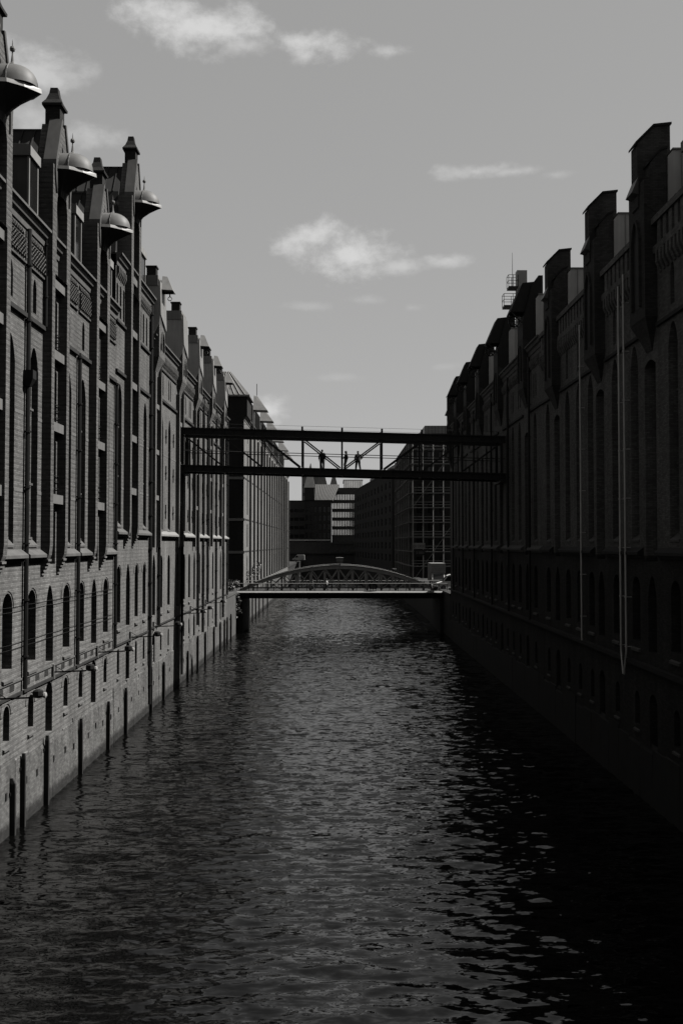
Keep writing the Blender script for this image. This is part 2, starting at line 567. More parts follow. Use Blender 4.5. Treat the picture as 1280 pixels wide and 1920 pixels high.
# ------------------------------------------------------------------ pieces of the warehouses
def downpipe(B, fr, s, z0, z1, r=.07, mat='iron', n=.16, hopper=None, kink=None, step=2.6):
    mb = MB()
    if kink:
        mb.tube([fr.P(s, n, z1), fr.P(s, n, z0 + 1.2), fr.P(s + kink, n, z0)], r)
    else:
        mb.tube([fr.P(s, n, z1), fr.P(s, n, z0)], r)
    z = z0 + 1.5
    while z < z1:
        mb.tube([fr.P(s, n, z - .04), fr.P(s, n, z + .04)], r * 1.45)
        mb.bar(fr.P(s, 0, z), fr.P(s, n, z), .04, .04)
        z += step
    if hopper:
        mb.loft([[fr.P(s + a * .14, n + b * .12, hopper) for a, b in ((-1, -1), (1, -1), (1, 1), (-1, 1))],
                 [fr.P(s + a * .26, n + .08 + b * .22, hopper + .35) for a, b in ((-1, -1), (1, -1), (1, 1), (-1, 1))],
                 [fr.P(s + a * .26, n + .08 + b * .22, hopper + .75) for a, b in ((-1, -1), (1, -1), (1, 1), (-1, 1))]])
    return mb.build('downpipe', mat, B)


def ledge(B, fr, s0, s1, z, mat='stone', proj=.32, rise=.3, thick=.12, name='ledge'):
    mb = MB()
    fprism(mb, fr, s0, s1, [(-.05, z + rise), (proj, z + .02), (proj, z - thick), (proj * .45, z - thick - .02), (proj * .4, z - thick - .16), (-.05, z - thick - .18)])
    return mb.build(name, mat, B)


def course(B, fr, s0, s1, z, h=.1, proj=.05, mat='stone', name='string_course'):
    mb = MB()
    fprism(mb, fr, s0, s1, [(-.03, z), (proj, z), (proj, z - h), (-.03, z - h - .02)])
    return mb.build(name, mat, B)


def bands(B, fr, s0, s1, z, cols, w, h=.14):
    """a flush stone band, broken wherever a tall niche passes through it"""
    x = s0
    for s, k in cols:
        if k == 'win' and s0 < s < s1:
            if s - w / 2 - x > .1:
                course(B, fr, x, s - w / 2, z, h, .012, 'stone_pale', 'stone_band')
            x = s + w / 2
    if s1 - x > .1:
        course(B, fr, x, s1, z, h, .012, 'stone_pale', 'stone_band')


def cornice(B, fr, s0, s1, z, mat):
    mb = MB()
    fprism(mb, fr, s0, s1, [(-.5, z), (.42, z - .02), (.42, z - .14), (.3, z - .2), (.22, z - .42), (.1, z - .5), (.06, z - .8), (-.05, z - .82)])
    return mb.build('cornice', mat, B)


def lattice(B, fr, s0, s1, z0, z1, mat, bw=.165, bh=.115):
    mb = MB()
    nr = int((z1 - z0) / bh)
    ns = int((s1 - s0) / bw)
    for i in range(nr):
        for j in range(ns):
            if (i + j) % 2:
                continue
            fbox(mb, fr, s0 + j * bw, s0 + j * bw + bw * .8, -.02, .16, z0 + i * bh, z0 + i * bh + bh * .75)
    for j in range(ns // 2):                         # little pointed drops above
        s = s0 + (2 * j + .5) * bw
        fprism(mb, fr, s - .05, s + .05, [(-.02, z1), (.16, z1), (.05, z1 + .3), (-.02, z1 + .3)])
    o = mb.build('lattice_frieze', mat, B)
    o['kind'] = 'stuff'
    return o


def teeth(B, fr, s0, s1, z0, z1, mat, pitch=.42, w=.2, proj=.2):
    mb = MB()
    s = s0 + .1
    while s + w < s1:
        fprism(mb, fr, s, s + w, [(-.02, z1), (proj, z1), (proj, z0 + (z1 - z0) * .45), (.06, z0), (-.02, z0)])
        s += pitch
    o = mb.build('corbel_frieze', mat, B)
    o['kind'] = 'stuff'
    return o


def copper_hood(B, fr, sc, z, proj=1.55, half=.82, n0=.45):
    """quarter-dome winch hood: barrel vault at the wall, dome outwards, pale brim, dark corbelled soffit, finial"""
    k = 12
    n1 = n0 + .5
    mb = MB(); mb.smooth = True
    rings = []
    for n in (n0, n1):
        rings.append([fr.P(sc - half * math.cos(math.pi * i / k), n, z + .95 * math.sin(math.pi * i / k)) for i in range(k + 1)])
    for q in range(1, 9):
        t = q / 8 * math.pi / 2
        n = n1 + (proj - .5) * math.sin(t)
        f = max(.02, math.cos(t) ** .8)
        rings.append([fr.P(sc - half * f * math.cos(math.pi * i / k), n, z + .95 * f * math.sin(math.pi * i / k)) for i in range(k + 1)])
    mb.loft(rings, caps=False, closed=False)
    hood = mb.build('winch_hood', 'copper', B)
    rb = MB()                                        # standing seam where barrel meets dome
    rb.tube([fr.P(sc - half * 1.01 * math.cos(math.pi * i / k), n1, z + .97 * math.sin(math.pi * i / k)) for i in range(k + 1)], .03, 6)
    rb.tube([fr.P(sc, n0 + .5 + (proj - .5) * math.sin(t), z + .97 * math.cos(t)) for t in [R(a) for a in range(0, 91, 10)]], .03, 6)
    sub('seam', rb.mesh('seam', 'zinc_dark'), hood)
    br = MB()
    hb = half + .16
    oc = [(sc - hb, n0), (sc - hb, n1 + .1), (sc - hb * .62, n0 + proj * .78), (sc, n0 + proj + .2), (sc + hb * .62, n0 + proj * .78), (sc + hb, n1 + .1), (sc + hb, n0)]
    low = [fr.P(s, n, z - .16 - .06 * (n - n0)) for s, n in oc]
    hi = [fr.P(s + (sc - s) * .05, n - .03 * (n > n0), z + .02 - .05 * (n - n0)) for s, n in oc]
    br.loft([low, hi])
    sub('brim', br.mesh('brim', 'zinc'), hood)
    so = MB()
    rings = []
    for t in (0, .25, .5, .75, 1):
        f = (1 - t) ** 1.8
        rings.append([fr.P(sc + (s - sc) * (.5 + .46 * f), n0 + (n - n0) * (.06 + .9 * f), z - .17 - .06 * (n - n0) * f - 1.25 * t) for s, n in oc])
    so.loft(rings)
    sub('soffit', so.mesh('soffit', 'door'), hood)
    fi = MB()
    c = fr.P(sc, n1, 0)
    prof = [(.13, .93), (.07, 1.1), (.035, 1.4), (.03, 1.52), (.1, 1.56), (.12, 1.64), (.1, 1.72), (.025, 1.76), (.015, 1.95), (.004, 2.05)]
    fi.loft([[(c[0] + r * math.cos(a * math.pi / 4), c[1] + r * math.sin(a * math.pi / 4), z + h) for a in range(8)] for r, h in prof])
    sub('finial', fi.mesh('finial', 'copper'), hood)
    return hood


def pinnacle(B, fr, sc, z0, z1, w=.4, n0=-.35, n1=.4, parent=None):
    mb = MB()
    fbox(mb, fr, sc - w, sc + w, n0, n1, z0, z1)
    ce = (n0 + n1) / 2
    hn = (n1 - n0) / 2
    for t0, f in ((0, 0),):
        rings = []
        for h, sfac in ((-.02, 1.35), (.1, 1.38), (.35, .95), (.7, .62), (1.0, .5), (1.02, .5)):
            rings.append([fr.P(sc + a * w * sfac, ce + b * hn * sfac, z1 + h) for a, b in ((-1, -1), (1, -1), (1, 1), (-1, 1))])
        mb.loft(rings)
    return mb.build('pinnacle', 'brick_dark', B)


def loft_bay(B, fr, sc, floors, z_led, z_eave, z_sh, z_apex, z_hood, bm, proj=.45, half=1.62, pil=.5):
    """a winch bay: two tall brick pilasters, stone floor beams, loft doors, gable with coping and pinnacle, hood"""
    for sg in (-1, 1):
        a, b = sorted((sc + sg * half, sc + sg * (half - pil)))
        mb = MB()
        fprism(mb, fr, a, b, [(-.05, z_sh - .2), (proj, z_sh - .2), (proj, z_led + .5), (proj - .05, z_led), (.25, z_led - .35), (.22, z_led - .6), (.02, z_led - .9), (-.05, z_led - .9)])
        po = mb.build('pilaster', bm, B)
        cb = MB()                                    # stepped corbel bricks under the pilaster
        for i in range(5):
            fbox(cb, fr, a - .03, b + .03, -.03, .08 + .075 * i, z_led - 1.0 + .17 * i, z_led - .9 + .17 * i)
        sub('corbel', cb.mesh('corbel', bm), po)
    ia, ib = sc - half + pil, sc + half - pil
    for z in floors:
        mb = MB()
        fbox(mb, fr, ia - .004, ib + .004, -.1, proj * .72, z - .48, z - .02)
        mb.build('floor_beam', 'stone_pale', B)
        mb = MB()
        fbox(mb, fr, ia + .3, ia + .36, .05, .11, z, z + 1.0)
        for q in (.35, .7, 1.0):
            fbox(mb, fr, ia + .05, ib - .05, .05, .09, z + q - .03, z + q)
        if z < floors[-1]:
            mb.build('loft_rail', 'iron', B)
    # gable front: a slab with a tall pointed recess
    g = MB()
    o = op(sc, (ib - ia) * .86, z_eave - 2.0, z_sh - .15, 'p', .5)
    z_top = z_sh
    cell(g, fr, sc - half - .05, sc + half + .05, z_eave - 2.0 - .001, z_top, proj + .002, o)
    nprism(g, fr, proj + .002, -.5, [(sc - half * .82, z_top), (sc + half * .82, z_top), (sc + .4, z_apex), (sc - .4, z_apex)])
    for sg in (-1, 1):
        e = sc + sg * (half + .05)
        g.poly([fr.P(e, proj, z_eave - 2), fr.P(e, -.5, z_eave - 2), fr.P(e, -.5, z_top), fr.P(e, proj, z_top)])
    fbox(g, fr, sc - half, sc + half, -.55, -.5, z_eave - 2, z_top)
    gab = g.build('gable', bm, B)
    bk = MB()
    bk.poly([fr.P(o['a'] - .1, proj - .46, o['zb']), fr.P(o['b'] + .1, proj - .46, o['zb']), fr.P(o['b'] + .1, proj - .46, o['zt'] + .1), fr.P(o['a'] - .1, proj - .46, o['zt'] + .1)])
    sub('loft_door', bk.mesh('loft_door', 'door'), gab)
    for sg in (-1, 1):
        c = MB()
        e0, e1 = sc + sg * (half * .82 + .14), sc + sg * .42
        na, nb_ = proj + .08, -.12
        c.loft([[fr.P(e0, na, z_sh - .25), fr.P(e0, nb_, z_sh - .25), fr.P(e0 - sg * .2, nb_, z_sh - .25), fr.P(e0 - sg * .2, na, z_sh - .25)],
                [fr.P(e0 - sg * .05, na, z_sh + .3), fr.P(e0 - sg * .05, nb_, z_sh + .3), fr.P(e0 - sg * .25, nb_, z_sh + .3), fr.P(e0 - sg * .25, na, z_sh + .3)],
                [fr.P(e1, na, z_apex + .25), fr.P(e1, nb_, z_apex + .25), fr.P(e1 - sg * .2, nb_, z_apex + .2), fr.P(e1 - sg * .2, na, z_apex + .2)]])
        sub('coping', c.mesh('coping', 'zinc_dark'), gab)
        k = MB()                                     # kneeler that curves in below the coping
        prof = [(e0, z_sh - .251), (e0 - sg * .3, z_sh - .251), (e0 - sg * .3, z_sh - 1.35), (e0 - sg * .22, z_sh - 1.1), (e0 - sg * .08, z_sh - .7)]
        nprism(k, fr, na, nb_, prof)
        sub('kneeler', k.mesh('kneeler', 'zinc_dark'), gab)
    pinnacle(B, fr, sc, z_apex - .3, z_apex + .95)
    # cross roof behind the gable
    r = MB()
    hw = 2.5
    nprism(r, fr, -.52, -11, [(sc - hw, z_eave - .3), (sc + hw, z_eave - .3), (sc + 1.5, z_sh + .3), (sc + .15, z_apex - .25), (sc - .15, z_apex - .25), (sc - 1.5, z_sh + .3)])
    ro = r.build('cross_roof', 'slate', B)
    rs = MB()                                        # standing seams on the two slopes
    for i in range(10):
        n = -.9 - i * .62
        for sg in (-1, 1):
            rs.bar(fr.P(sc + sg * 1.52, n, z_sh + .32), fr.P(sc + sg * .17, n, z_apex - .22), .05, .07)
    rs.bar(fr.P(sc, -.52, z_apex - .22), fr.P(sc, -11, z_apex - .22), .36, .1)
    sub('seam', rs.mesh('seam', 'slate'), ro)
    copper_hood(B, fr, sc, z_hood, n0=proj)


def roof_dormer(B, fr, s0, s1, z0, z1, n_front=-.15, deep=4.0):
    mb = MB()
    fbox(mb, fr, s0, s1, -deep, n_front, z0, z1 - .55)
    d = mb.build('dormer', 'zinc_dark', B)
    t = MB()
    fprism(t, fr, s0 - .12, s1 + .12, [(n_front + .14, z1 - .55), (n_front + .14, z1 - .08), (n_front - .1, z1), (-deep, z1), (-deep, z1 - .55)])
    sub('dormer_roof', t.mesh('dormer_roof', 'concrete'), d)
    f = MB()
    fbox(f, fr, s0 - .04, s0 + .1, n_front - .05, n_front + .05, z0, z1 - .56)
    fbox(f, fr, s1 - .1, s1 + .04, n_front - .05, n_front + .05, z0, z1 - .56)
    sub('corner_post', f.mesh('corner_post', 'zinc'), d)
    w = MB()
    w.poly([fr.P(s0 + .15, n_front + .012, z0 + .3), fr.P(s1 - .15, n_front + .012, z0 + .3), fr.P(s1 - .15, n_front + .012, z1 - .7), fr.P(s0 + .15, n_front + .012, z1 - .7)])
    sub('pane', w.mesh('pane', 'glass'), d)


def main_roof(B, fr, s0, s1, z_e, z_r, deep, mat='slate', n0=-.45):
    mb = MB()
    fprism(mb, fr, s0, s1, [(n0, z_e), (n0 - .35, z_e + .35), (n0 - deep * .42, z_r), (n0 - deep, z_r - .2), (n0 - deep * 1.6, z_e)])
    o = mb.build('roof', mat, B)
    g = MB()
    g.bar(fr.P(s0, n0 + .3, z_e + .06), fr.P(s1, n0 + .3, z_e + .06), .22, .14)
    sub('gutter', g.mesh('gutter', 'zinc_dark'), o)
    return o


def rear_walls(B, fr, s0, s1, z0, z1, deep, mat):
    """the end walls and the back of the block"""
    P = fr.P
    mb = MB()
    for s in (s0, s1):
        mb.poly([P(s, 0, z0), P(s, -deep, z0), P(s, -deep, z1), P(s, 0, z1)])
    mb.poly([P(s0, -deep, z0), P(s1, -deep, z0), P(s1, -deep, z1), P(s0, -deep, z1)])
    return mb.build('end_wall', mat, B)


def plinth(B, fr, s0, s1, z1, mat='quay', proj=.03):
    mb = MB()
    rr = random.Random(int(s0 * 10))
    n = max(2, int((s1 - s0) / 1.9))
    for i in range(n):                               # uneven bays of the river wall, each with its own top
        a, b = s0 + (s1 - s0) * i / n, s0 + (s1 - s0) * (i + 1) / n
        fprism(mb, fr, a, b, [(-.1, -1.5), (proj + .05 + rr.random() * .03, -1.5), (proj + rr.random() * .03, z1 + rr.uniform(-.35, .3)), (-.1, z1 + .2)])
    return mb.build('plinth', mat, B)


def weep_holes(B, fr, ss, z, mat='door'):
    mb = MB()
    rr = random.Random(3)
    for s in ss:
        zz = z + rr.uniform(-.15, .15)
        fbox(mb, fr, s - .09, s + .09, .02, .1, zz - .16, zz + .16)
    o = mb.build('weep_hole', mat, B)
    o['kind'] = 'stuff'


def std_column(kind, s, q):
    """openings of one window column; q holds the storey levels"""
    dz = q.get('dz', 0)
    if kind == 'win':
        ops = [op(s, q['w_small'], q['z_small'][0], q['z_small'][1], 'r', .75),
               op(s, q['w_big'], q['z_big'][0], q['z_big'][1], 'r', .8),
               op(s, q['w_big'], q['z_niche'][0], q['z_niche'][1], 'p', q.get('nd', .3))]
        if q.get('lancet') == 'one':
            ops.append(op(s, .55, q['z_lan'][0], q['z_lan'][1], 'p', .35))
        return ops
    if kind == 'loft':
        return [op(s, 1.2, q['z_small'][0] - .8, q['z_small'][1] + .2, 'r', .8), op(s, 1.3, q['z_big'][0] - .4, q['z_big'][1] + .1, 'p', .8)] + \
               [op(s, 1.75, z0, z1, 's', .8) for z0, z1 in q['z_loft']]
    return []


def street_wall(B, fr, s0, s1, cols, z_top, q, bm, style='old', sills=True, detail=True):
    """the whole canal front: one wall mesh, then a window object in every opening"""
    mb = MB()
    bs = bounds(cols, s0, s1)
    for (s, kind), a, b in zip(cols, bs, bs[1:]):
        ops = std_column(kind, s, q)
        extra = []
        if kind == 'win' and q.get('lancet') == 'two':
            # the attic storey gets a pair of lancets: split the column in two there
            zc = q['z_lan'][0] - .3
            column(mb, fr, a, b, -1.5, zc, 0, ops)
            for d in (-.42, .42):
                o2 = op(s + d, .42, q['z_lan'][0], q['z_lan'][1], 'p', .35)
                column(mb, fr, a if d < 0 else s, s if d < 0 else b, zc, z_top, 0, [o2])
                extra.append(o2)
        elif kind == 'win' and q.get('lancet') == 'arcade':
            zc = q['z_lan'][0] - .3
            column(mb, fr, a, b, -1.5, zc, 0, ops)
            nn = max(2, int((b - a) / .95))
            for i in range(nn):
                x0, x1 = a + (b - a) * i / nn, a + (b - a) * (i + 1) / nn
                o2 = op((x0 + x1) / 2, .5, q['z_lan'][0], q['z_lan'][1], 'r', .4)
                column(mb, fr, x0, x1, zc, z_top, 0, [o2])
                extra.append(o2)
        else:
            column(mb, fr, a, b, -1.5, z_top, 0, ops)
        if kind == 'win':
            nz0, nz1 = q['z_niche']
            nb = [op(s + (.0), q['w_big'] * .74, z0, z1, 's' if i < len(q['z_nwin']) - 1 else 'r', .45) for i, (z0, z1) in enumerate(q['z_nwin'])]
            column(mb, fr, ops[2]['a'], ops[2]['b'], nz0, nz1, -q.get('nd', .3), nb)
            window(B, fr, ops[0], 0, style, 0, 1, (.1, .25, .1, .1) if sills else None)
            window(B, fr, ops[1], 0, style, 1, 3, (.12, .42, .12, .06) if sills else None)
            for w in nb:
                window(B, fr, w, -q.get('nd', .3), style, 1, 2, (.14, .1, .1, 0.02) if sills else None)
            mb2 = MB()
            fprism(mb2, fr, ops[2]['a'], ops[2]['b'], [(-.01 - q.get('nd', .3), nz0 + .35), (.05, nz0 - .02), (.05, nz0 - .12), (-.01 - q.get('nd', .3), nz0 - .12)])
            mb2.build('niche_sill', 'stone', B)
            if q.get('lancet') == 'one':
                window(B, fr, ops[3], 0, style, 0, 1)
            for w in extra:
                window(B, fr, w, 0, style, 0, 1)
        elif kind == 'loft':
            for i, w in enumerate(ops):
                window(B, fr, w, 0, 'old' if i == 1 else 'door', 1, 2)
    return mb.build('wall', bm, B)


def hood_mould(B, fr, s, w, zt, mat):
    """a thin raised brick ring over an arched opening"""
    mb = MB()
    a = arch_pts(s - w / 2 - .1, s + w / 2 + .1, zt + .1, 'r', 10)
    b = arch_pts(s - w / 2 - .42, s + w / 2 + .42, zt + .42, 'r', 10)
    for i in range(10):
        lo, hi = (a[i], a[i + 1]), (b[i], b[i + 1])
        ring = lambda n: [fr.P(lo[0][0], n, lo[0][1]), fr.P(lo[1][0], n, lo[1][1]), fr.P(hi[1][0], n, hi[1][1]), fr.P(hi[0][0], n, hi[0][1])]
        mb.loft([ring(-.02), ring(.035)])
    return mb.build('arch_ring', mat, B)


# ------------------------------------------------------------------ WATER AND GROUND
W_AMP = (.5, 1.15, .5)


def water_material():
    m, N, L, b = new_mat('canal_water')
    b.inputs['Base Color'].default_value = (.001, .001, .00095, 1)
    b.inputs['Roughness'].default_value = .06
    b.inputs['IOR'].default_value = 1.5
    b.inputs['Specular IOR Level'].default_value = .5
    g = N.new('ShaderNodeNewGeometry')

    def slopes(scale, sx, sy, detail, rot, amp):
        """a random field of little surface slopes, longer across the canal than along it"""
        mp = N.new('ShaderNodeMapping')
        mp.inputs['Scale'].default_value = (sx, sy, 1)
        mp.inputs['Rotation'].default_value = (0, 0, R(rot))
        L.new(g.outputs['Position'], mp.inputs[0])
        n = N.new('ShaderNodeTexNoise')
        n.inputs['Scale'].default_value = scale
        n.inputs['Detail'].default_value = detail
        n.inputs['Roughness'].default_value = .6
        n.inputs['Distortion'].default_value = .4
        L.new(mp.outputs[0], n.inputs['Vector'])
        a = N.new('ShaderNodeVectorMath'); a.operation = 'SUBTRACT'; L.new(n.outputs['Color'], a.inputs[0]); a.inputs[1].default_value = (.5, .5, .5)
        b_ = N.new('ShaderNodeVectorMath'); b_.operation = 'MULTIPLY'; L.new(a.outputs[0], b_.inputs[0]); b_.inputs[1].default_value = (amp * .42, amp, 0)
        return b_.outputs[0]

    def vadd(a, c):
        n = N.new('ShaderNodeVectorMath'); n.operation = 'ADD'; L.new(a, n.inputs[0]); L.new(c, n.inputs[1]); return n.outputs[0]
    gn = N.new('ShaderNodeTexNoise'); gn.inputs['Scale'].default_value = .07; gn.inputs['Detail'].default_value = 3
    L.new(g.outputs['Position'], gn.inputs['Vector'])
    gm = N.new('ShaderNodeMapRange'); gm.inputs[1].default_value = .35; gm.inputs[2].default_value = .65; gm.inputs[3].default_value = .65; gm.inputs[4].default_value = 1.15
    L.new(gn.outputs[0], gm.inputs[0])
    tot_ = vadd(slopes(.9, .42, 1.3, 1, 7, W_AMP[0]), vadd(slopes(2.2, .42, 1.2, 2, -8, W_AMP[1]), slopes(6.0, .5, 1.1, 1, 14, W_AMP[2])))
    sc = N.new('ShaderNodeVectorMath'); sc.operation = 'SCALE'; L.new(tot_, sc.inputs[0]); L.new(gm.outputs[0], sc.inputs['Scale'])
    nn = N.new('ShaderNodeVectorMath'); nn.operation = 'NORMALIZE'; L.new(vadd(g.outputs['Normal'], sc.outputs[0]), nn.inputs[0])
    L.new(nn.outputs[0], b.inputs['Normal'])
    return m


M['water'] = water_material()
import numpy as np


def water_mesh():
    """wind-ruffled surface: a sum of many small wave trains, finer near the viewpoint, calmer in patches"""
    ys = [-30.0]
    while ys[-1] < 14:
        ys.append(ys[-1] + 2.0)
    while ys[-1] < 45:
        ys.append(ys[-1] + .07)
    while ys[-1] < 230:
        ys.append(ys[-1] + .155)
    while ys[-1] < 425:
        ys.append(ys[-1] + .36)
    ys += [480.0, 700.0]
    ys = np.array(ys)
    xs = np.concatenate([[-60, -30, -17], np.arange(-15.2, 16.2, .19), [18, 32, 60]])
    X, Y = np.meshgrid(xs, ys)
    rng = np.random.RandomState(5)
    Z = np.zeros_like(X)
    step = np.gradient(ys)[:, None] * np.ones_like(X)
    n = 64
    for i in range(n):
        lam = .36 * (1.7 / .36) ** rng.rand()
        ang = np.pi / 2 + rng.normal(0, .45)
        k = 2 * np.pi / lam
        slope = .18 * math.sqrt(2 / n)
        fade = np.clip((lam / np.maximum(step, .05) - 1.6) / 2.0, 0, 1)
        ph = k * (math.cos(ang) * X + math.sin(ang) * Y) + rng.rand() * 6.28
        # each train lives in patches, so crests are short and broken
        p2 = np.sin(X * rng.uniform(.15, .6) / lam ** .5 + rng.rand() * 6.28) * np.sin(Y * rng.uniform(.1, .4) / lam ** .5 + rng.rand() * 6.28)
        Z += slope / k * np.sin(ph) * fade * (.75 + .65 * p2)
    gust = .8 + .22 * np.sin(X * .21 + 1.1 + .8 * np.sin(Y * .09)) + .18 * np.sin(Y * .13 + X * .07)
    Z *= np.clip(gust, .4, 1.3)
    Z[np.abs(X) > 17] = 0
    nr, nc = X.shape
    me = bpy.data.meshes.new('canal_water')
    co = np.stack([X, Y, Z], -1).reshape(-1, 3).astype(np.float32)
    a = (np.arange(nr - 1)[:, None] * nc + np.arange(nc - 1)[None, :]).reshape(-1)
    q = np.stack([a, a + 1, a + nc + 1, a + nc], -1).astype(np.int32)
    me.vertices.add(len(co)); me.vertices.foreach_set('co', co.ravel())
    me.loops.add(q.size); me.loops.foreach_set('vertex_index', q.ravel())
    me.polygons.add(len(q)); me.polygons.foreach_set('loop_start', np.arange(0, q.size, 4, dtype=np.int32))
    me.polygons.foreach_set('use_smooth', np.ones(len(q), dtype=bool))
    me.materials.append(M['water'])
    me.update(calc_edges=True)
    return me


tag(link('canal_water', water_mesh()), 'dark rippled canal water between the two rows of warehouses', None, kind='structure')

mb = MB()
for x0, x1, y0, y1 in ((-1500, -15.2, -200, 2500), (16.2, 1500, -200, 2500), (-15.2, 16.2, 560, 2500)):
    mb.poly([(x0, y0, 5.9), (x1, y0, 5.9), (x1, y1, 5.9), (x0, y1, 5.9)])
tag(mb.build('ground', 'asphalt'), 'asphalt street level on both banks of the canal', None, kind='structure')


def quay(fr, s0, s1, z, label, mat='quay'):
    mb = MB()
    fprism(mb, fr, s0, s1, [(0, -1.5), (0.0, z - .35), (.1, z - .35), (.1, z), (-1.2, z), (-1.2, -1.5)])
    return tag(mb.build('quay_wall', mat), label, None, kind='structure')


quay(LEFT, 131.62, 155.4, 6.1, 'stone quay wall where the arched bridge lands below the creeper')
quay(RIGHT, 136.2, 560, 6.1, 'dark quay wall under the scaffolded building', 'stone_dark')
quay(LEFT, 297.2, 560, 6.1, 'low quay wall beyond the far lit warehouse', 'stone_dark')

# ------------------------------------------------------------------ LEFT WAREHOUSE A (nearest)
A = empty('brick_warehouse', (-14.5, 49, 0), 'nearest brick warehouse on the lit bank with copper winch hoods and lattice frieze', 'warehouse', 'canal warehouses')
a_cols = [(35.0, 'win'), (38.0, 'win'), (41.1, 'loft'), (44.1, 'win'), (47.6, 'win'), (50.6, 'loft'), (53.7, 'win'), (56.8, 'win'), (59.8, 'loft'), (62.8, 'win')]
qa = dict(w_small=.85, z_small=(4.15, 5.75), w_big=1.36, z_big=(7.3, 10.7), z_niche=(12.85, 22.3), z_nwin=[(13.3, 15.0), (15.9, 18.7), (19.5, 22.0)],
          lancet='one', z_lan=(23.95, 25.6), z_loft=[(11.85, 14.75), (15.45, 18.4), (19.1, 22.0), (22.75, 25.6)])
A0, A1 = 33.4, 65.0
street_wall(A, LEFT, A0, A1, a_cols, 28.3, qa, 'brick_a')
rear_walls(A, LEFT, A0, A1, 0, 28.3, 16, 'brick_dark')
plinth(A, LEFT, A0, A1, 3.1, 'quay_brick')
mb = MB()
mb.poly([LEFT.P(-120, 0, -1.5), LEFT.P(A0, 0, -1.5), LEFT.P(A0, 0, 28.3), LEFT.P(-120, 0, 28.3)])
mb.build('wall', 'brick_a', A)  # unseen run behind the camera, added to narrow the sky light
cornice(A, LEFT, A0, A1, 28.4, 'stone')
main_roof(A, LEFT, A0, A1, 28.35, 33.2, 9)
lofts_a = [41.1, 50.6, 59.8]
pipes_a = [46.2, 55.5, 64.85]
for s in lofts_a:
    loft_bay(A, LEFT, s, [15.4, 19.05, 22.7, 26.3], 12.35, 28.4, 31.8, 34.3, 31.95, 'brick_a')
edges = sorted([A0] + [s - 1.64 for s in lofts_a] + [s + 1.64 for s in lofts_a] + [A1])
for a, b in zip(edges[::2], edges[1::2]):
    brk = [a] + [p for p in pipes_a if a < p < b - .3] + [b]
    for c, d in zip(brk, brk[1:]):
        c2 = c + (.14 if c in pipes_a else 0)
        d2 = d - (.14 if d in pipes_a else 0)
        ledge(A, LEFT, c2, d2, 12.35)
        lattice(A, LEFT, c2 + .05, d2 - .05, 26.15, 27.15, 'brick_a')
        course(A, LEFT, c2, d2, 23.6, .2, .16, 'stone_dark')
        course(A, LEFT, c2, d2, 26.02, .1, .1, 'brick_a')
    for z in (19.0, 15.42):
        bands(A, LEFT, a, b, z, a_cols, 1.37)
for c, d in zip([A0] + pipes_a, pipes_a + [A1]):
    if d - c > 1:
        course(A, LEFT, c + .12, d - .12, 6.12, .12, .1, 'stone_dark')
        course(A, LEFT, c + .12, d - .12, 6.72, .08, .06, 'stone')
        pn = MB()
        s = c + .6
        while s + 1 < d:                             # little sunk panels between the two courses
            fbox(pn, LEFT, s, s + .62, -.02, .012, 6.27, 6.56)
            s += 1.5
        po = pn.build('panel_row', 'brick_dark', A)
        po['kind'] = 'stuff'
for s, k in a_cols:
    if k == 'win':
        hood_mould(A, LEFT, s, 1.36, 10.7, 'brick_a')
        hood_mould(A, LEFT, s, .85, 5.75, 'brick_a')
for s in pipes_a:
    downpipe(A, LEFT, s, 6.2, 23.4 if s > 47 else 27.6, r=.11, hopper=20.2 if s < 47 else None)
downpipe(A, LEFT, 48.95, 23.6, 28.2, r=.07)
roof_dormer(A, LEFT, 46.9, 48.3, 28.2, 31.9)
roof_dormer(A, LEFT, 55.2, 56.6, 28.2, 31.9)
roof_dormer(A, LEFT, 63.0, 64.3, 28.2, 31.3)
weep_holes(A, LEFT, [44.0, 46.8, 48.5, 51.3, 53.5, 55.2, 58.4, 60.2, 62.0, 64.2], 1.9)

# ------------------------------------------------------------------ LEFT WAREHOUSE B (taller)
Bb = empty('brick_warehouse', (-14.5, 71, 0), 'tall narrow brick warehouse with one high copper-hooded gable, second on the lit bank', 'warehouse', 'canal warehouses')
B0, B1 = 65.02, 77.6
b_cols = [(66.5, 'win'), (69.5, 'loft'), (72.4, 'win'), (75.3, 'win')]
qb = dict(w_small=.7, z_small=(4.2, 5.9), w_big=1.2, z_big=(7.6, 11.4), z_niche=(14.1, 23.6), z_nwin=[(14.5, 16.6), (17.6, 20.0), (20.9, 23.3)],
          lancet='arcade', z_lan=(28.0, 30.2), z_loft=[(13.2, 16.1), (16.9, 19.8), (20.6, 23.5), (24.3, 27.1), (27.95, 30.9)])
street_wall(Bb, LEFT, B0, B1, b_cols, 32.0, qb, 'brick_b')
rear_walls(Bb, LEFT, B0, B1, 0, 32.0, 16, 'brick_dark')
plinth(Bb, LEFT, B0, B1, 3.3, 'quay_brick')
cornice(Bb, LEFT, B0, B1, 32.1, 'stone')
main_roof(Bb, LEFT, B0, B1, 32.05, 36.5, 9)
loft_bay(Bb, LEFT, 69.5, [16.8, 20.5, 24.2, 27.85, 31.6], 13.65, 32.2, 36.9, 39.6, 36.8, 'brick_b')
for c, d in ((B0 + .05, 67.84), (71.16, 76.75)):
    ledge(Bb, LEFT, c, d, 13.65)
    course(Bb, LEFT, c, d, 24.4, .2, .15, 'stone_dark')
    course(Bb, LEFT, c, d, 27.7, .16, .14, 'stone_dark')
    bands(Bb, LEFT, c, d, 20.3, b_cols, 1.21)
    bands(Bb, LEFT, c, d, 16.7, b_cols, 1.21)
    teeth(Bb, LEFT, c, d, 30.5, 31.2, 'brick_b')
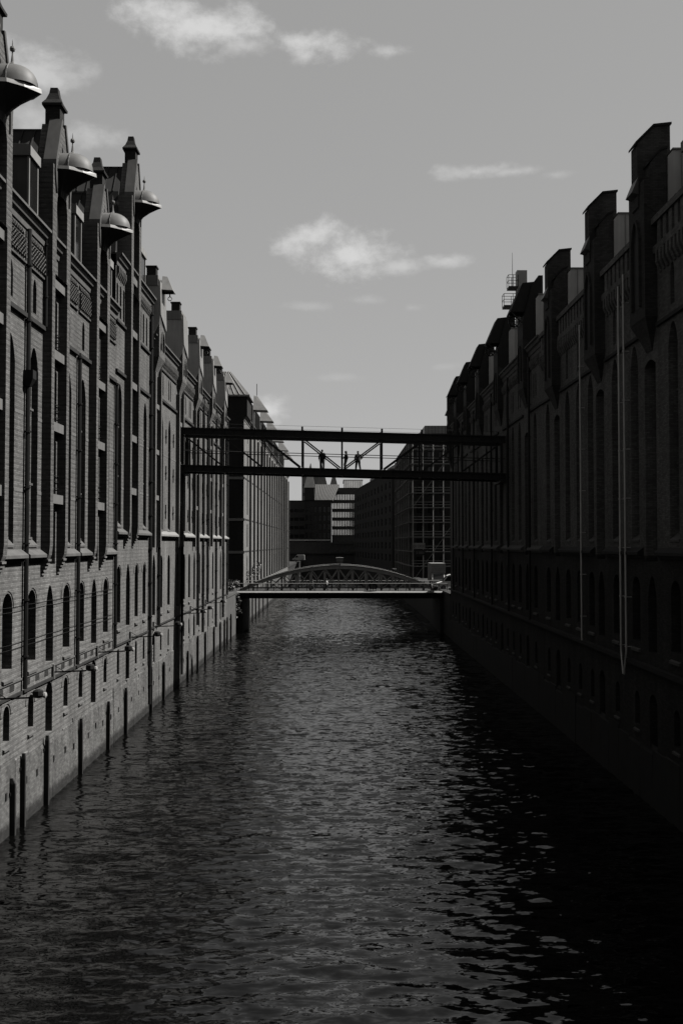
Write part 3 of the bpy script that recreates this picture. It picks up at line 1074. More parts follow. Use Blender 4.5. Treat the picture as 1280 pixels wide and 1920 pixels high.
course(Bb, LEFT, B0 + .1, 76.7, 6.25, .12, .1, 'stone_dark')
for s, k in b_cols:
    if k == 'win':
        hood_mould(Bb, LEFT, s, 1.2, 11.4, 'brick_b')
downpipe(Bb, LEFT, 76.95, .6, 31.4, r=.13)
roof_dormer(Bb, LEFT, 73.3, 75.6, 32.0, 35.2)
weep_holes(Bb, LEFT, [66.4, 68.3, 70.6, 73.1, 75.0], 2.0)


# ------------------------------------------------------------------ roof towers (zinc-clad hoist towers on oriels)
def roof_tower(B, fr, sc, w, z_corb, z_eave, z_box, z_top, proj, bm, style, canopy=None):
    """brick oriel that steps out from the wall, zinc-clad hoist house on top, stack or fin, crane canopy"""
    h = w / 2
    mb = MB()
    rings = []
    for z, n, f in ((z_corb, .03, .35), (z_corb + .7, proj * .45, .62), (z_corb + 1.5, proj, 1.0), (z_eave + 1.0, proj, 1.0)):
        rings.append([fr.P(sc - h * f, -.1, z), fr.P(sc - h * f, n, z), fr.P(sc + h * f, n, z), fr.P(sc + h * f, -.1, z)])
    mb.loft(rings)
    ori = mb.build('oriel', bm, B)
    rec = MB()
    o = op(sc, w * .5, z_corb + 2.1, z_eave + .4, 'p', .3)
    pts = [(o['a'], o['zb'])] + arch_pts(o['a'], o['b'], o['zt'], 'p') + [(o['b'], o['zb'])]
    rec.poly([fr.P(s, proj + .006, z) for s, z in pts])
    sub('loft_door', rec.mesh('loft_door', 'door'), ori)
    fm = MB()
    for (s0_, z0_), (s1_, z1_) in zip(pts, pts[1:]):
        fm.bar(fr.P(s0_, proj + .05, z0_), fr.P(s1_, proj + .05, z1_), .16, .16)
    sub('arch_ring', fm.mesh('arch_ring', bm), ori)
    # hoist house
    hb = MB()
    if style == 'C':
        prof = [(-5.5, z_eave - .5), (-.12, z_eave - .5), (proj, z_eave + .9), (proj + .1, z_eave + 1.7), (proj + .02, z_box - .35), (proj - .25, z_box), (-5.5, z_box)]
    else:
        prof = [(-5.5, z_eave - .5), (-.55, z_eave - .5), (-.55, z_box - .3), (-.8, z_box), (-5.5, z_box)]
    fprism(hb, fr, sc - h - .12, sc + h + .12, prof)
    house = hb.build('hoist_house', 'zinc_skylit' if style != 'C' else 'zinc_dark', B)
    if style == 'C':
        for sg in (-1, 1):
            ck = MB()
            ck.poly([fr.P(sc + sg * (h + .124), n, z) for n, z in prof])
            sub('cheek', ck.mesh('cheek', 'zinc_skylit'), house)  # cheeks paler than the house, their sky light painted in
        fc = MB()                                    # zinc front apron with a slanted foot and a pale top band
        fc.poly([fr.P(sc - h - .1, proj + .13, z_eave + 1.55), fr.P(sc + h + .1, proj + .13, z_eave + .75), fr.P(sc + h + .1, proj + .05, z_box - .36), fr.P(sc - h - .1, proj + .05, z_box - .36)])
        sub('apron', fc.mesh('apron', 'zinc'), house)
        tb = MB()
        fbox(tb, fr, sc - h - .2, sc + h + .2, -5.5, proj - .1, z_box - .75, z_box + .05)
        sub('roof_band', tb.mesh('roof_band', 'zinc'), house)
        ch = MB()
        fbox(ch, fr, sc - .4, sc + .4, -.65, .1, z_box - .2, z_top - .12)
        fbox(ch, fr, sc - .46, sc + .46, -.72, .17, z_top - .12, z_top)
        sub('chimney', ch.mesh('chimney', 'brick_dark'), house)
    else:
        sm = MB()
        for i in range(6):
            n = -1.2 - i * .75
            for sg in (-1, 1):
                fbox(sm, fr, sc + sg * (h + .14) - .02, sc + sg * (h + .14) + .02, n - .03, n + .03, z_eave - .5, z_box - .05)
        fbox(sm, fr, sc - h - .2, sc + h + .2, -5.6, -.75, z_box, z_box + .08)
        sub('seam', sm.mesh('seam', 'zinc'), house)
        fn = MB()
        if style == 'E':
            fprism(fn, fr, sc - .5, sc + .5, [(proj + .08, z_eave + 1), (proj + .08, z_top - .85), (-.1, z_top - .02), (-.95, z_top + .08), (-.95, z_eave)])
            fprism(fn, fr, sc - h - .02, sc + h + .02, [(proj - .002, z_eave + .9), (proj - .002, z_eave + 2.1), (.25, z_eave + 2.3), (-.54, z_eave + 2.3), (-.54, z_eave)])
            sub('gable_fin', fn.mesh('gable_fin', bm), house)
            cp = MB()
            fprism(cp, fr, sc - .62, sc + .62, [(proj + .18, z_top - .9), (proj + .18, z_top - .78), (-.1, z_top + .1), (-1.0, z_top + .2), (-1.0, z_top + .09), (-.1, z_top - .01)])
            for sg in (-1, 1):                       # sloping shoulders either side of the fin
                sh = MB()
                a_, b_ = sorted((sc + sg * (h + .02), sc + sg * .52))
                fprism(sh, fr, a_, b_, [(.3, z_eave + 2.302), (.3, z_eave + 2.9), (-.2, z_eave + 3.5), (-.52, z_eave + 3.6), (-.52, z_eave + 2.302)])
                fprism(cp, fr, a_ - .06, b_ + .06, [(.4, z_eave + 2.85), (.4, z_eave + 2.97), (-.2, z_eave + 3.6), (-.56, z_eave + 3.72), (-.56, z_eave + 3.61), (-.2, z_eave + 3.502)])
                sub('shoulder', sh.mesh('shoulder', bm), house)
            sub('coping', cp.mesh('coping', 'slate'), house)
        else:
            fprism(fn, fr, sc - h - .02, sc + h + .02, [(proj - .002, z_eave + .9), (proj - .002, z_eave + 2.2), (-.3, z_top - .7), (-.8, z_top), (-1.15, z_top), (-1.15, z_eave)])
            sub('gable_fin', fn.mesh('gable_fin', 'slate'), house)
    if canopy == 'tri':
        c = MB()
        zc = z_box - .9
        c.loft([[fr.P(sc - .75, proj, zc), fr.P(sc + .75, proj, zc), fr.P(sc + .04, proj, zc + 1.25), fr.P(sc - .04, proj, zc + 1.25)],
                [fr.P(sc - .7, proj + .95, zc - .05), fr.P(sc + .7, proj + .95, zc - .05), fr.P(sc + .04, proj + .4, zc + 1.2), fr.P(sc - .04, proj + .4, zc + 1.2)]])
        cn = c.build('crane_canopy', 'zinc', B)
        k = MB()
        k.bar(fr.P(sc, proj, zc - .12), fr.P(sc, proj + .9, zc - .12), .14, .16)
        k.tube([fr.P(sc, proj + .6, zc - .15), fr.P(sc, proj + .6, zc - .42)], .05, 6)
        sub('crane_beam', k.mesh('crane_beam', 'iron'), cn)
        wmb = MB()
        cx = fr.P(sc, proj + .6, zc - .58)
        wmb.tube([(cx[0] + .16 * math.cos(a * math.pi / 5), cx[1], cx[2] + .16 * math.sin(a * math.pi / 5)) for a in range(11)], .035, 5)
        sub('pulley', wmb.mesh('pulley', 'zinc'), cn)
    elif canopy == 'wedge':
        c = MB()
        zc = z_eave + 3.1
        fprism(c, fr, sc - h * .8, sc + h * .8, [(proj + .95, zc), (proj + .9, zc + .14), (proj - .05, z_top - .55), (-.45, z_top - .45), (-.45, zc)])
        cn = c.build('crane_canopy', 'slate', B)
        k = MB()
        for sg in (-1, 1):
            k.bar(fr.P(sc + sg * (h * .7), proj, zc - .9), fr.P(sc + sg * (h * .7), proj + .8, zc), .07, .07)
        k.bar(fr.P(sc, proj - .2, zc - .1), fr.P(sc, proj + .9, zc - .1), .14, .16)
        sub('crane_beam', k.mesh('crane_beam', 'iron'), cn)
        wmb = MB()
        cx = fr.P(sc, proj + .5, zc - .62)
        wmb.tube([(cx[0] + .42 * math.cos(a * math.pi / 8), cx[1], cx[2] + .42 * math.sin(a * math.pi / 8)) for a in range(17)], .06, 6)
        for a in range(3):
            t = a * math.pi / 3
            wmb.bar((cx[0] - .4 * math.cos(t), cx[1], cx[2] - .4 * math.sin(t)), (cx[0] + .4 * math.cos(t), cx[1], cx[2] + .4 * math.sin(t)), .05, .05)
        sub('pulley', wmb.mesh('pulley', 'iron'), cn)
    elif canopy == 'small':
        c = MB()
        fprism(c, fr, sc - .55, sc + .55, [(proj + .38, z_eave + 1.7), (proj + .05, z_eave + 2.5), (proj + .05, z_eave + 1.6)])
        c.build('crane_canopy', 'zinc_dark', B)


# ------------------------------------------------------------------ LEFT WAREHOUSE C
Cc = empty('brick_warehouse', (-14.5, 104, 0), 'long brick warehouse with five zinc hoist towers on the lit bank', 'warehouse', 'canal warehouses')
C0, C1 = 77.62, 131.6
qc = dict(w_small=.7, z_small=(4.1, 5.6), w_big=1.25, z_big=(7.6, 11.95), z_niche=(14.0, 23.6), z_nwin=[(14.4, 16.8), (17.6, 20.2), (21.0, 23.3)],
          lancet='two', z_lan=(25.3, 27.1), z_loft=[(13.0, 16.0), (16.9, 19.8), (20.6, 23.4), (24.2, 26.6)])
towers_c = [79.3, 91.2, 101.8, 113.0, 124.8]
c_cols = [(79.3, 'loft'), (82.6, 'win'), (86.3, 'win'), (91.2, 'loft'), (95.0, 'win'), (98.3, 'win'), (101.8, 'loft'), (105.6, 'win'), (109.2, 'win'), (113.0, 'loft'), (117.0, 'win'), (120.8, 'win'), (124.8, 'loft'), (128.7, 'win')]
street_wall(Cc, LEFT, C0, C1, c_cols, 29.3, qc, 'brick_c')
rear_walls(Cc, LEFT, C0, C1, 0, 29.3, 15, 'brick_dark')
plinth(Cc, LEFT, C0, C1, 3.3, 'quay_brick')
cornice(Cc, LEFT, C0, C1, 29.4, 'stone')
main_roof(Cc, LEFT, C0, C1, 29.35, 32.0, 8)
for i, s in enumerate(towers_c):
    roof_tower(Cc, LEFT, s, 2.5, 26.2, 29.4, 34.0, 35.1, .55, 'brick_c', 'C', None if i == 1 else 'tri')
    for z in (16.8, 20.45, 24.1):
        mb = MB()
        fbox(mb, LEFT, s - .95, s + .95, -.1, .2, z - .42, z - .04)
        mb.build('floor_beam', 'stone_pale', Cc)
    for sg in (-1, 1):
        mb = MB()
        fbox(mb, LEFT, s + sg * 1.25 - .22, s + sg * 1.25 + .22, -.05, .34, 12.6, 26.4)
        mb.build('pilaster', 'brick_c', Cc)
ed = [C0] + [x for s in towers_c for x in (s - 1.5, s + 1.5)] + [C1]
for a, b in zip(ed[::2], ed[1::2]):
    if b - a < .4:
        continue
    ledge(Cc, LEFT, a, b, 13.65, 'concrete', .34, .34)
    course(Cc, LEFT, a, b, 24.9, .2, .15, 'stone_dark')
    course(Cc, LEFT, a, b, 27.4, .12, .1, 'stone_dark')
    teeth(Cc, LEFT, a, b, 27.6, 28.45, 'brick_c', .5, .22, .22)
    bands(Cc, LEFT, a, b, 20.4, c_cols, 1.26, .12)
course(Cc, LEFT, C0 + .05, C1, 6.35, .12, .1, 'stone_dark')
for s, z0, z1 in ((80.75, 6.3, 29), (92.8, .8, 29), (103.4, 4.5, 29), (107.4, 3.4, 29), (111.2, 6.4, 29), (119.0, 3.0, 29), (126.4, 3.6, 29), (131.1, 6.2, 29)):
    downpipe(Cc, LEFT, s, z0, z1, r=.13)
for s in (84.4, 88.2, 97, 99.9, 107.4, 110.9, 115.5, 118.8, 122.6, 127):
    mb = MB()                                        # iron wall anchors
    for z in (18.9, 22.0, 15.6):
        fbox(mb, LEFT, s - .05, s + .05, .02, .08, z - .6, z + .6)
        fbox(mb, LEFT, s - .22, s + .22, .03, .09, z - .06, z + .06)
    mb.build('wall_anchor', 'iron', Cc)['kind'] = 'stuff'
weep_holes(Cc, LEFT, [79.1, 81.5, 84.2, 86.6, 89.3, 94.5, 98.9, 103.7], 2.0)

# ------------------------------------------------------------------ LEFT WAREHOUSE D (beyond the arched bridge)
Dd = empty('brick_warehouse', (-14.5, 200, 0), 'far sunlit warehouse beyond the arched bridge with pale pyramid corner roof', 'warehouse', 'canal warehouses')
D0, D1 = 155.6, 297.0
d_n = 17
d_cols = [(D0 + 2.4 + (D1 - D0) * (i + .5) / (d_n + .6), 'win') for i in range(d_n)]
mb = MB()
bs = bounds(d_cols, D0 + 1.2, D1)
mb.poly([LEFT.P(D0, 0, -1.5), LEFT.P(D0 + 1.2, 0, -1.5), LEFT.P(D0 + 1.2, 0, 33), LEFT.P(D0, 0, 33)])
for (s, k), a, b in zip(d_cols, bs, bs[1:]):
    ops = [op(s, 1.6, 7.6, 11.0, 'r', .3), op(s, 1.6, 12.4, 16.2, 's', .3), op(s, 1.6, 17.6, 28.0, 'r', .3), op(s, .9, 29.2, 31.0, 'r', .3)]
    column(mb, LEFT, a, b, -1.5, 33.0, 0, ops)
    for o in ops:
        window(Dd, LEFT, o, 0, 'old', 1, 2)
mb.build('wall', 'brick_d', Dd)
for (s, k), b in zip(d_cols, bs[1:]):
    p = MB()
    fbox(p, LEFT, b - .45, b + .45, -.05, .36, 6.2, 31.5)
    p.build('pilaster', 'brick_d', Dd)
# end wall facing the cross street, a round blind window and two stone bands
END_D = Frame(-14.5, D0, -1, 0, 0, -1)
mb = MB()
column(mb, END_D, 0, 9, -1.5, 33, 0, [op(4.4, 1.6, 8, 11, 'r'), op(4.4, 1.6, 18.5, 22, 'r'), op(4.4, 1.8, 28.6, 30.4, 'r')])
for o in (op(4.4, 1.6, 8, 11, 'r'), op(4.4, 1.6, 18.5, 22, 'r'), op(4.4, 1.8, 28.6, 30.4, 'r')):
    window(Dd, END_D, o, 0, 'old', 1, 2)
mb.poly([END_D.P(9, 0, -1.5), END_D.P(40, 0, -1.5), END_D.P(40, 0, 33), END_D.P(9, 0, 33)])
for s, n in ((D1, 0),):
    mb.poly([LEFT.P(D1, 0, 0), LEFT.P(D1, -40, 0), LEFT.P(D1, -40, 33), LEFT.P(D1, 0, 33)])
mb.build('end_wall', 'brick_dark', Dd)  # shade of this side put into the colour, a dark copy of the brick
for z in (16.9, 11.8, 23.4):
    course(Dd, END_D, -.16, 9, z, .4, .16, 'concrete', 'stone_band')
    course(Dd, LEFT, D0 + .02, D1, z, .2, .06, 'stone_dark', 'string_course')  # dark tone stands in for the shadow line under each course
cornice(Dd, LEFT, D0 + .3, D1, 33.1, 'stone')
fprism_roof = main_roof(Dd, LEFT, D0 + 8, D1, 33.0, 36.2, 9, 'slate')
# corner pavilion with steep zinc pyramid
mb = MB()
fbox(mb, LEFT, D0 + .02, D0 + 7, -6.5, .5, 33.0, 36.0)
pv = mb.build('corner_pavilion', 'brick_dark', Dd)
mb = MB()
P = LEFT.P
mb.loft([[P(D0 - .4, -6.9, 36), P(D0 - .4, .9, 36), P(D0 + 7.4, .9, 36), P(D0 + 7.4, -6.9, 36)],
         [P(D0 - .4, -6.9, 36.25), P(D0 - .4, .9, 36.25), P(D0 + 7.4, .9, 36.25), P(D0 + 7.4, -6.9, 36.25)],
         [P(D0 + 2.6, -4.6, 40.4), P(D0 + 2.6, -2.4, 40.4), P(D0 + 4.4, -2.4, 40.4), P(D0 + 4.4, -4.6, 40.4)]])
for i in range(9):
    t = -6.4 + i * .82
    mb.bar(P(D0 - .42, t, 36.3), P(D0 + 2.58, -3.5 + (t + 3) * .28, 40.42), .08, .1)
sub('pavilion_roof', mb.mesh('pavilion_roof', 'zinc'), pv)
for i, s in enumerate((168, 183, 200, 219, 240, 264)):
    mb = MB()
    fprism(mb, LEFT, s - 1.9, s + 1.9, [(-4, 32.8), (.45, 32.8), (.55, 36.0), (-.2, 37.2), (-4, 37.2)])
    hh = mb.build('hoist_house', 'zinc', Dd)
    c = MB()
    c.loft([[P(s - 1.6, .5, 35.4), P(s + 1.6, .5, 35.4), P(s + .1, .5, 38.0), P(s - .1, .5, 38.0)], [P(s - 1.6, 2.9, 35.3), P(s + 1.6, 2.9, 35.3), P(s + .1, 1.1, 37.9), P(s - .1, 1.1, 37.9)]])
    sub('crane_canopy', c.mesh('crane_canopy', 'zinc'), hh)
    if i == 0:
        f = MB()
        f.tube([P(s, 1, 38), P(s, 1, 40)], .06, 6)
        sub('finial', f.mesh('finial', 'iron'), hh)
plinth(Dd, LEFT, D0, D1, 4.6, 'quay_brick')

# ------------------------------------------------------------------ RIGHT WAREHOUSE E (near, in shade)
Ee = empty('brick_warehouse', (15.5, 54, 0), 'near shaded brick warehouse with three tall oriel towers and pale downpipes', 'warehouse', 'canal warehouses')
E0, E1 = 33.4, 74.6
towers_e = [39.6, 49.0, 58.4, 69.9]
e_cols = [(36.5, 'win'), (39.6, 'loft'), (42.6, 'win'), (45.6, 'win'), (49.0, 'loft'), (51.6, 'win'), (55.2, 'win'), (58.4, 'loft'), (60.6, 'win'), (63.6, 'win'), (66.7, 'win'), (69.9, 'loft'), (72.9, 'win')]
qe = dict(w_small=.8, z_small=(3.6, 5.3), w_big=1.3, z_big=(7.9, 11.2), z_niche=(13.1, 23.2), z_nwin=[(13.5, 15.9), (16.8, 19.3), (20.2, 22.9)],
          lancet='one', z_lan=(24.0, 26.0), z_loft=[(12.0, 22.0)], nd=.42)
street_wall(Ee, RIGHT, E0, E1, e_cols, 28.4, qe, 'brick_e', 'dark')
rear_walls(Ee, RIGHT, E0, E1, 0, 28.4, 15, 'brick_dark')
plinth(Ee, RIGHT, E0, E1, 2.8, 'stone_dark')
mb = MB()
mb.poly([RIGHT.P(-120, 0, -1.5), RIGHT.P(E0, 0, -1.5), RIGHT.P(E0, 0, 28.3), RIGHT.P(-120, 0, 28.3)])
mb.build('wall', 'brick_e', Ee)  # unseen stretch behind the camera, added to cut sky light on this side
main_roof(Ee, RIGHT, E0, E1, 28.0, 30.6, 8, n0=-.9)
for i, s in enumerate(towers_e):
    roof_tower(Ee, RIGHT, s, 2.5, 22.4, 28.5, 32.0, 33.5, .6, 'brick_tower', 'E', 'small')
ed = [E0] + [x for s in towers_e for x in (s - 1.3, s + 1.3)] + [E1]
for a, b in zip(ed[::2], ed[1::2]):
    ledge(Ee, RIGHT, a, b, 12.45, 'stone_dark')
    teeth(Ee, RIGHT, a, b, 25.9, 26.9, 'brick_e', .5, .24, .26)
    mb = MB()                                        # parapet with a row of sunk slots
    fbox(mb, RIGHT, a, b, -.02, .22, 26.9, 27.25)
    fbox(mb, RIGHT, a, b, -.35, .3, 28.3, 28.62)
    s = a + .1
    while s + .5 < b:
        fbox(mb, RIGHT, s, s + .45, -.02, .2, 27.25, 28.3)
        s += .8
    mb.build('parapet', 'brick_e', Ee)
    course(Ee, RIGHT, a, b, 23.55, .18, .14, 'stone_dark')
course(Ee, RIGHT, E0, E1, 6.9, .22, .3, 'stone_dark')
downpipe(Ee, RIGHT, 61.95, 6.9, 26.6, .055, 'pipe_pale', .3)
downpipe(Ee, RIGHT, 53.4, 6.0, 26.8, .055, 'pipe_pale', .3, kink=-.35)
downpipe(Ee, RIGHT, 52.45, 6.0, 27.2, .055, 'pipe_pale', .3, kink=.45)
for s0, s1 in ((60.6, 63.2), (43.0, 45.5)):
    roof_dormer(Ee, RIGHT, s0, s1, 28.2, 31.6, -.6)

# ------------------------------------------------------------------ RIGHT WAREHOUSE F (beyond, with open crane canopies)
Ff = empty('brick_warehouse', (15.5, 105, 0), 'long shaded brick warehouse with black crane canopies and pulleys along its roof edge', 'warehouse', 'canal warehouses')
F0, F1 = 74.62, 135.8
towers_f = [81.0, 93.6, 105.8, 116.2, 126.0]
f_cols = [(77.6, 'win'), (81.0, 'loft'), (84.2, 'win'), (87.4, 'win'), (90.4, 'win'), (93.6, 'loft'), (96.9, 'win'), (100.0, 'win'), (102.8, 'win'), (105.8, 'loft'), (109.3, 'win'), (112.8, 'win'), (116.2, 'loft'), (119.4, 'win'), (122.6, 'win'), (126.0, 'loft'), (129.4, 'win'), (132.8, 'win')]
qf = dict(qe, lancet='two', z_lan=(24.4, 26.3), z_niche=(13.1, 23.2))
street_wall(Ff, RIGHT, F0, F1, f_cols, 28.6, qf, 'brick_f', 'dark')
rear_walls(Ff, RIGHT, F0, F1, 0, 28.6, 15, 'brick_dark')
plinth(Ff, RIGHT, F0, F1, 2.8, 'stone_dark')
main_roof(Ff, RIGHT, F0, F1, 28.4, 30.8, 8)
for s in towers_f:
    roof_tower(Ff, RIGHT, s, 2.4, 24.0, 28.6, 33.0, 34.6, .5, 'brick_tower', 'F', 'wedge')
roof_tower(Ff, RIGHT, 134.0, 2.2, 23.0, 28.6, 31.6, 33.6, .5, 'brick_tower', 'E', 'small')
ed = [F0] + [x for s in towers_f + [134.0] for x in (s - 1.3, s + 1.3)]
for a, b in zip(ed[::2], ed[1::2]):
    ledge(Ff, RIGHT, a, b, 12.5, 'stone' if a > 72 else 'stone_dark')
    teeth(Ff, RIGHT, a, b, 26.7, 27.4, 'brick_f', .5, .22, .2)
    cornice(Ff, RIGHT, a, b, 28.7, 'stone')
    course(Ff, RIGHT, a, b, 23.6, .18, .14, 'stone_dark')
course(Ff, RIGHT, F0, F1, 6.9, .22, .3, 'stone_dark')
for s in (79.0, 88.9, 98.4, 111.0, 121.0, 130.9):
    downpipe(Ff, RIGHT, s, 6.9, 27.8, .1, 'iron', .2)
for s0, s1 in ((84.4, 86.6), (97.0, 99.0), (109.6, 111.8), (120, 122)):
    roof_dormer(Ff, RIGHT, s0, s1, 28.5, 31.0, -.5)

# ------------------------------------------------------------------ SKYBRIDGE
SB = empty('footbridge', (0.5, 92.5, 19.4), 'high black steel truss footbridge spanning the canal between the warehouses', 'footbridge')
xl, xr = -14.45, 15.45


def sbz(x, z):
    """the bridge falls a little towards the shaded bank"""
    return z - .8 * (x - xl) / (xr - xl)


xs = [xl + .35 + (xr - xl - .7) * i / 8 for i in range(9)]
for yy in (91.1, 94.0):
    for z, h, nm in ((23.26, .64, 'top_chord'), (19.85, .62, 'bottom_chord')):
        mb = MB()
        prof = [(-.22, h / 2), (.22, h / 2), (.22, h / 2 - .09), (.06, h / 2 - .09), (.06, -h / 2 + .09), (.22, -h / 2 + .09), (.22, -h / 2), (-.22, -h / 2), (-.22, -h / 2 + .09), (-.06, -h / 2 + .09), (-.06, h / 2 - .09), (-.22, h / 2 - .09)]
        mb.loft([[(xl, yy + a, sbz(xl, z) + b) for a, b in prof], [(xr, yy + a, sbz(xr, z) + b) for a, b in prof]])
        o = mb.build(nm, 'steel', SB)
        st = MB()
        for i in range(33):
            x = xl + (xr - xl) * (i + .5) / 33
            st.box(x - .02, x + .02, yy - .2, yy + .2, sbz(x, z) - h / 2 + .08, sbz(x, z) + h / 2 - .08)
        so = sub('stiffener', st.mesh('stiffener', 'steel'), o)
        so['kind'] = 'stuff'
    for i, x in enumerate(xs):
        mb = MB()
        w = .28 if i in (0, 8) else .15
        mb.box(x - w / 2, x + w / 2, yy - .1, yy + .1, sbz(x, 20.2), sbz(x, 22.9))
        mb.build('post', 'steel', SB)
        if 0 < i < 8:
            mb = MB()
            mb.box(x - .09, x + .09, yy - .08, yy + .08, sbz(x, 23.6), sbz(x, 23.95))
            mb.build('post_cap', 'steel', SB)
    for i in range(8):
        mb = MB()
        a, b = xs[i], xs[i + 1]
        if i < 4:
            mb.bar((a + .1, yy, sbz(a, 22.85)), (b - .15, yy, sbz(b, 20.25)), .12, .14, up=(0, 1, 0))
        else:
            mb.bar((a + .15, yy, sbz(a, 20.25)), (b - .1, yy, sbz(b, 22.85)), .12, .14, up=(0, 1, 0))
        mb.build('diagonal', 'steel', SB)
    mb = MB()
    yo = yy + (.16 if yy < 92 else -.16)
    mb.tube([(xl, yo, sbz(xl, 21.5)), (xr, yo, sbz(xr, 21.5))], .04, 6)
    mb.build('handrail', 'steel', SB)
mb = MB()
mb.loft([[(xl, a, sbz(xl, z)) for a, z in ((91.35, 19.95), (93.75, 19.95), (93.75, 20.08), (91.35, 20.08))], [(xr, a, sbz(xr, z)) for a, z in ((91.35, 19.95), (93.75, 19.95), (93.75, 20.08), (91.35, 20.08))]])
mb.build('deck', 'wood', SB)
for i, x in enumerate(xs):
    mb = MB()
    mb.box(x - .1, x + .1, 91.3, 93.8, sbz(x, 19.6), sbz(x, 19.9))
    mb.build('cross_beam', 'steel', SB)
    mb = MB()
    mb.box(x - .07, x + .07, 91.3, 93.8, sbz(x, 23.3), sbz(x, 23.45))
    mb.build('roof_tie', 'steel', SB)
for sx, sg in ((xl, 1), (xr, -1)):
    mb = MB()
    mb.box(min(sx, sx + sg * .5), max(sx, sx + sg * .5), 90.85, 94.25, sbz(sx, 19.3), sbz(sx, 19.52))
    mb.build('bearing', 'steel', SB)
for z in (24.25, 24.32):
    mb = MB()
    yy = 91.1 if z < 24.3 else 94.0
    pts = [(x, yy, sbz(x, 24.0)) for x in xs]
    mb.tube(pts, .012, 5)
    mb.build('stay_wire', 'steel', SB)

# ------------------------------------------------------------------ ARCHED BRIDGE
AB = empty('arched_bridge', (0.5, 150, 5), 'low arched steel truss bridge with pale deck edge across the canal', 'bridge')
AX0, AX1, ACX, AZT, AZD = -14.3, 14.9, .3, 9.72, 6.15


def az(x, top=True):
    t = (x - AX0) / (AX1 - AX0)
    return AZD + (AZT - AZD) * 4 * t * (1 - t)


for yy, nm in ((146.6, 'arch_rib'), (154.4, 'arch_rib')):
    mb = MB()
    rings = []
    for i in range(41):
        x = AX0 + (AX1 - AX0) * i / 40
        z = az(x)
        th = .5
        rings.append([(x, yy - .3, z - th), (x, yy + .3, z - th), (x, yy + .3, z), (x, yy - .3, z)])
    mb.loft(rings)
    rib = mb.build(nm, 'steel_mid', AB)
    fl = MB()
    fl.loft([[(AX0 + (AX1 - AX0) * i / 40, yy + a, az(AX0 + (AX1 - AX0) * i / 40) + b) for a, b in ((-.42, .012), (.42, .012), (.42, .07), (-.42, .07))] for i in range(41)])
    sub('flange', fl.mesh('flange', 'steel_mid'), rib)
    nb = 14
    for i in range(1, nb):
        x = AX0 + (AX1 - AX0) * i / nb
        z = az(x) - .5
        if z > AZD + .25:
            mb = MB()
            mb.box(x - .13, x + .13, yy - .1, yy + .1, AZD - .1, z + .02)
            mb.build('hanger', 'steel_mid', AB)
    for i in range(nb):
        a, b = AX0 + (AX1 - AX0) * i / nb, AX0 + (AX1 - AX0) * (i + 1) / nb
        za, zb = az(a) - .5, az(b) - .5
        if min(za, zb) > AZD + .5:
            for (p, q) in (((a, za), (b, AZD)), ((a, AZD), (b, zb))):
                mb = MB()
                mb.bar((p[0], yy, p[1]), (q[0], yy, q[1]), .12, .2, up=(0, 1, 0))
                mb.build('diagonal', 'steel_mid', AB)
    mb = MB()
    mb.box(-15.2, 16.2, yy - .35, yy + .35, 4.9, 5.92)
    mb.build('main_girder', 'steel', AB)
mb = MB()
mb.box(-15.2, 16.2, 145.0, 156.0, 5.6, 5.98)
mb.build('deck', 'asphalt', AB)
for yy in (144.9, 155.95):
    mb = MB()
    k_ = 1 if yy < 150 else -1
    mb.loft([[(x, yy + k_ * a, z) for a, z in ((-.42, 5.78), (-.42, 5.84), (.06, 6.12), (.16, 6.12), (.16, 5.78))] for x in (-15.2, 16.2)])
    mb.build('deck_edge', 'concrete', AB)
    for z in (7.15, 6.6):
        mb = MB()
        mb.tube([(-15.1, yy + .1, z), (16.1, yy + .1, z)], .045 if z > 7 else .025, 6)
        mb.build('handrail', 'steel_mid' if z > 7 else 'steel', AB)
    for i in range(27):
        x = -15.1 + 31.2 * i / 26
        mb = MB()
        mb.box(x - .04, x + .04, yy + .06, yy + .14, 6.1, 7.12)
        mb.build('railing_post', 'steel', AB)
    mb = MB()
    for i in range(156):
        x = -15.0 + 31.0 * i / 155
        mb.box(x - .012, x + .012, yy + .09, yy + .11, 6.12, 7.1)
    mb.build('railing_bars', 'steel', AB)['kind'] = 'stuff'
for i in range(9):
    x = -13 + 27 * i / 8
    mb = MB()
    mb.box(x - .15, x + .15, 145.2, 155.8, 5.1, 5.58)
    mb.build('cross_beam', 'steel', AB)
for x0, x1 in ((-15.1, -13.6), (15.0, 16.2)):
    mb = MB()
    mb.box(x0, x1, 144.9, 156.2, -1.5, 4.88)
    mb.build('abutment', 'stone_dark', AB)

cam_o = empty('bridge_lamp', (0.45, 146.6, 9.8), 'small white lamp box on the crown of the arched bridge', 'lamp')
mb = MB(); mb.tube([(.45, 146.6, 9.75), (.45, 146.6, 10.1)], .06, 8); mb.build('stem', 'steel', cam_o)
mb = MB()
mb.loft([[(.05, 146.3, 10.1), (.85, 146.3, 10.1), (.85, 146.9, 10.1), (.05, 146.9, 10.1)], [(-.05, 146.2, 10.35), (.95, 146.2, 10.35), (.95, 147, 10.35), (-.05, 147, 10.35)], [(.0, 146.25, 10.8), (.9, 146.25, 10.8), (.9, 146.95, 10.8), (.0, 146.95, 10.8)]])
mb.build('housing', 'concrete', cam_o)
mb = MB(); mb.box(-.08, .98, 146.15, 147.05, 10.82, 10.9); mb.build('cap', 'white', cam_o)

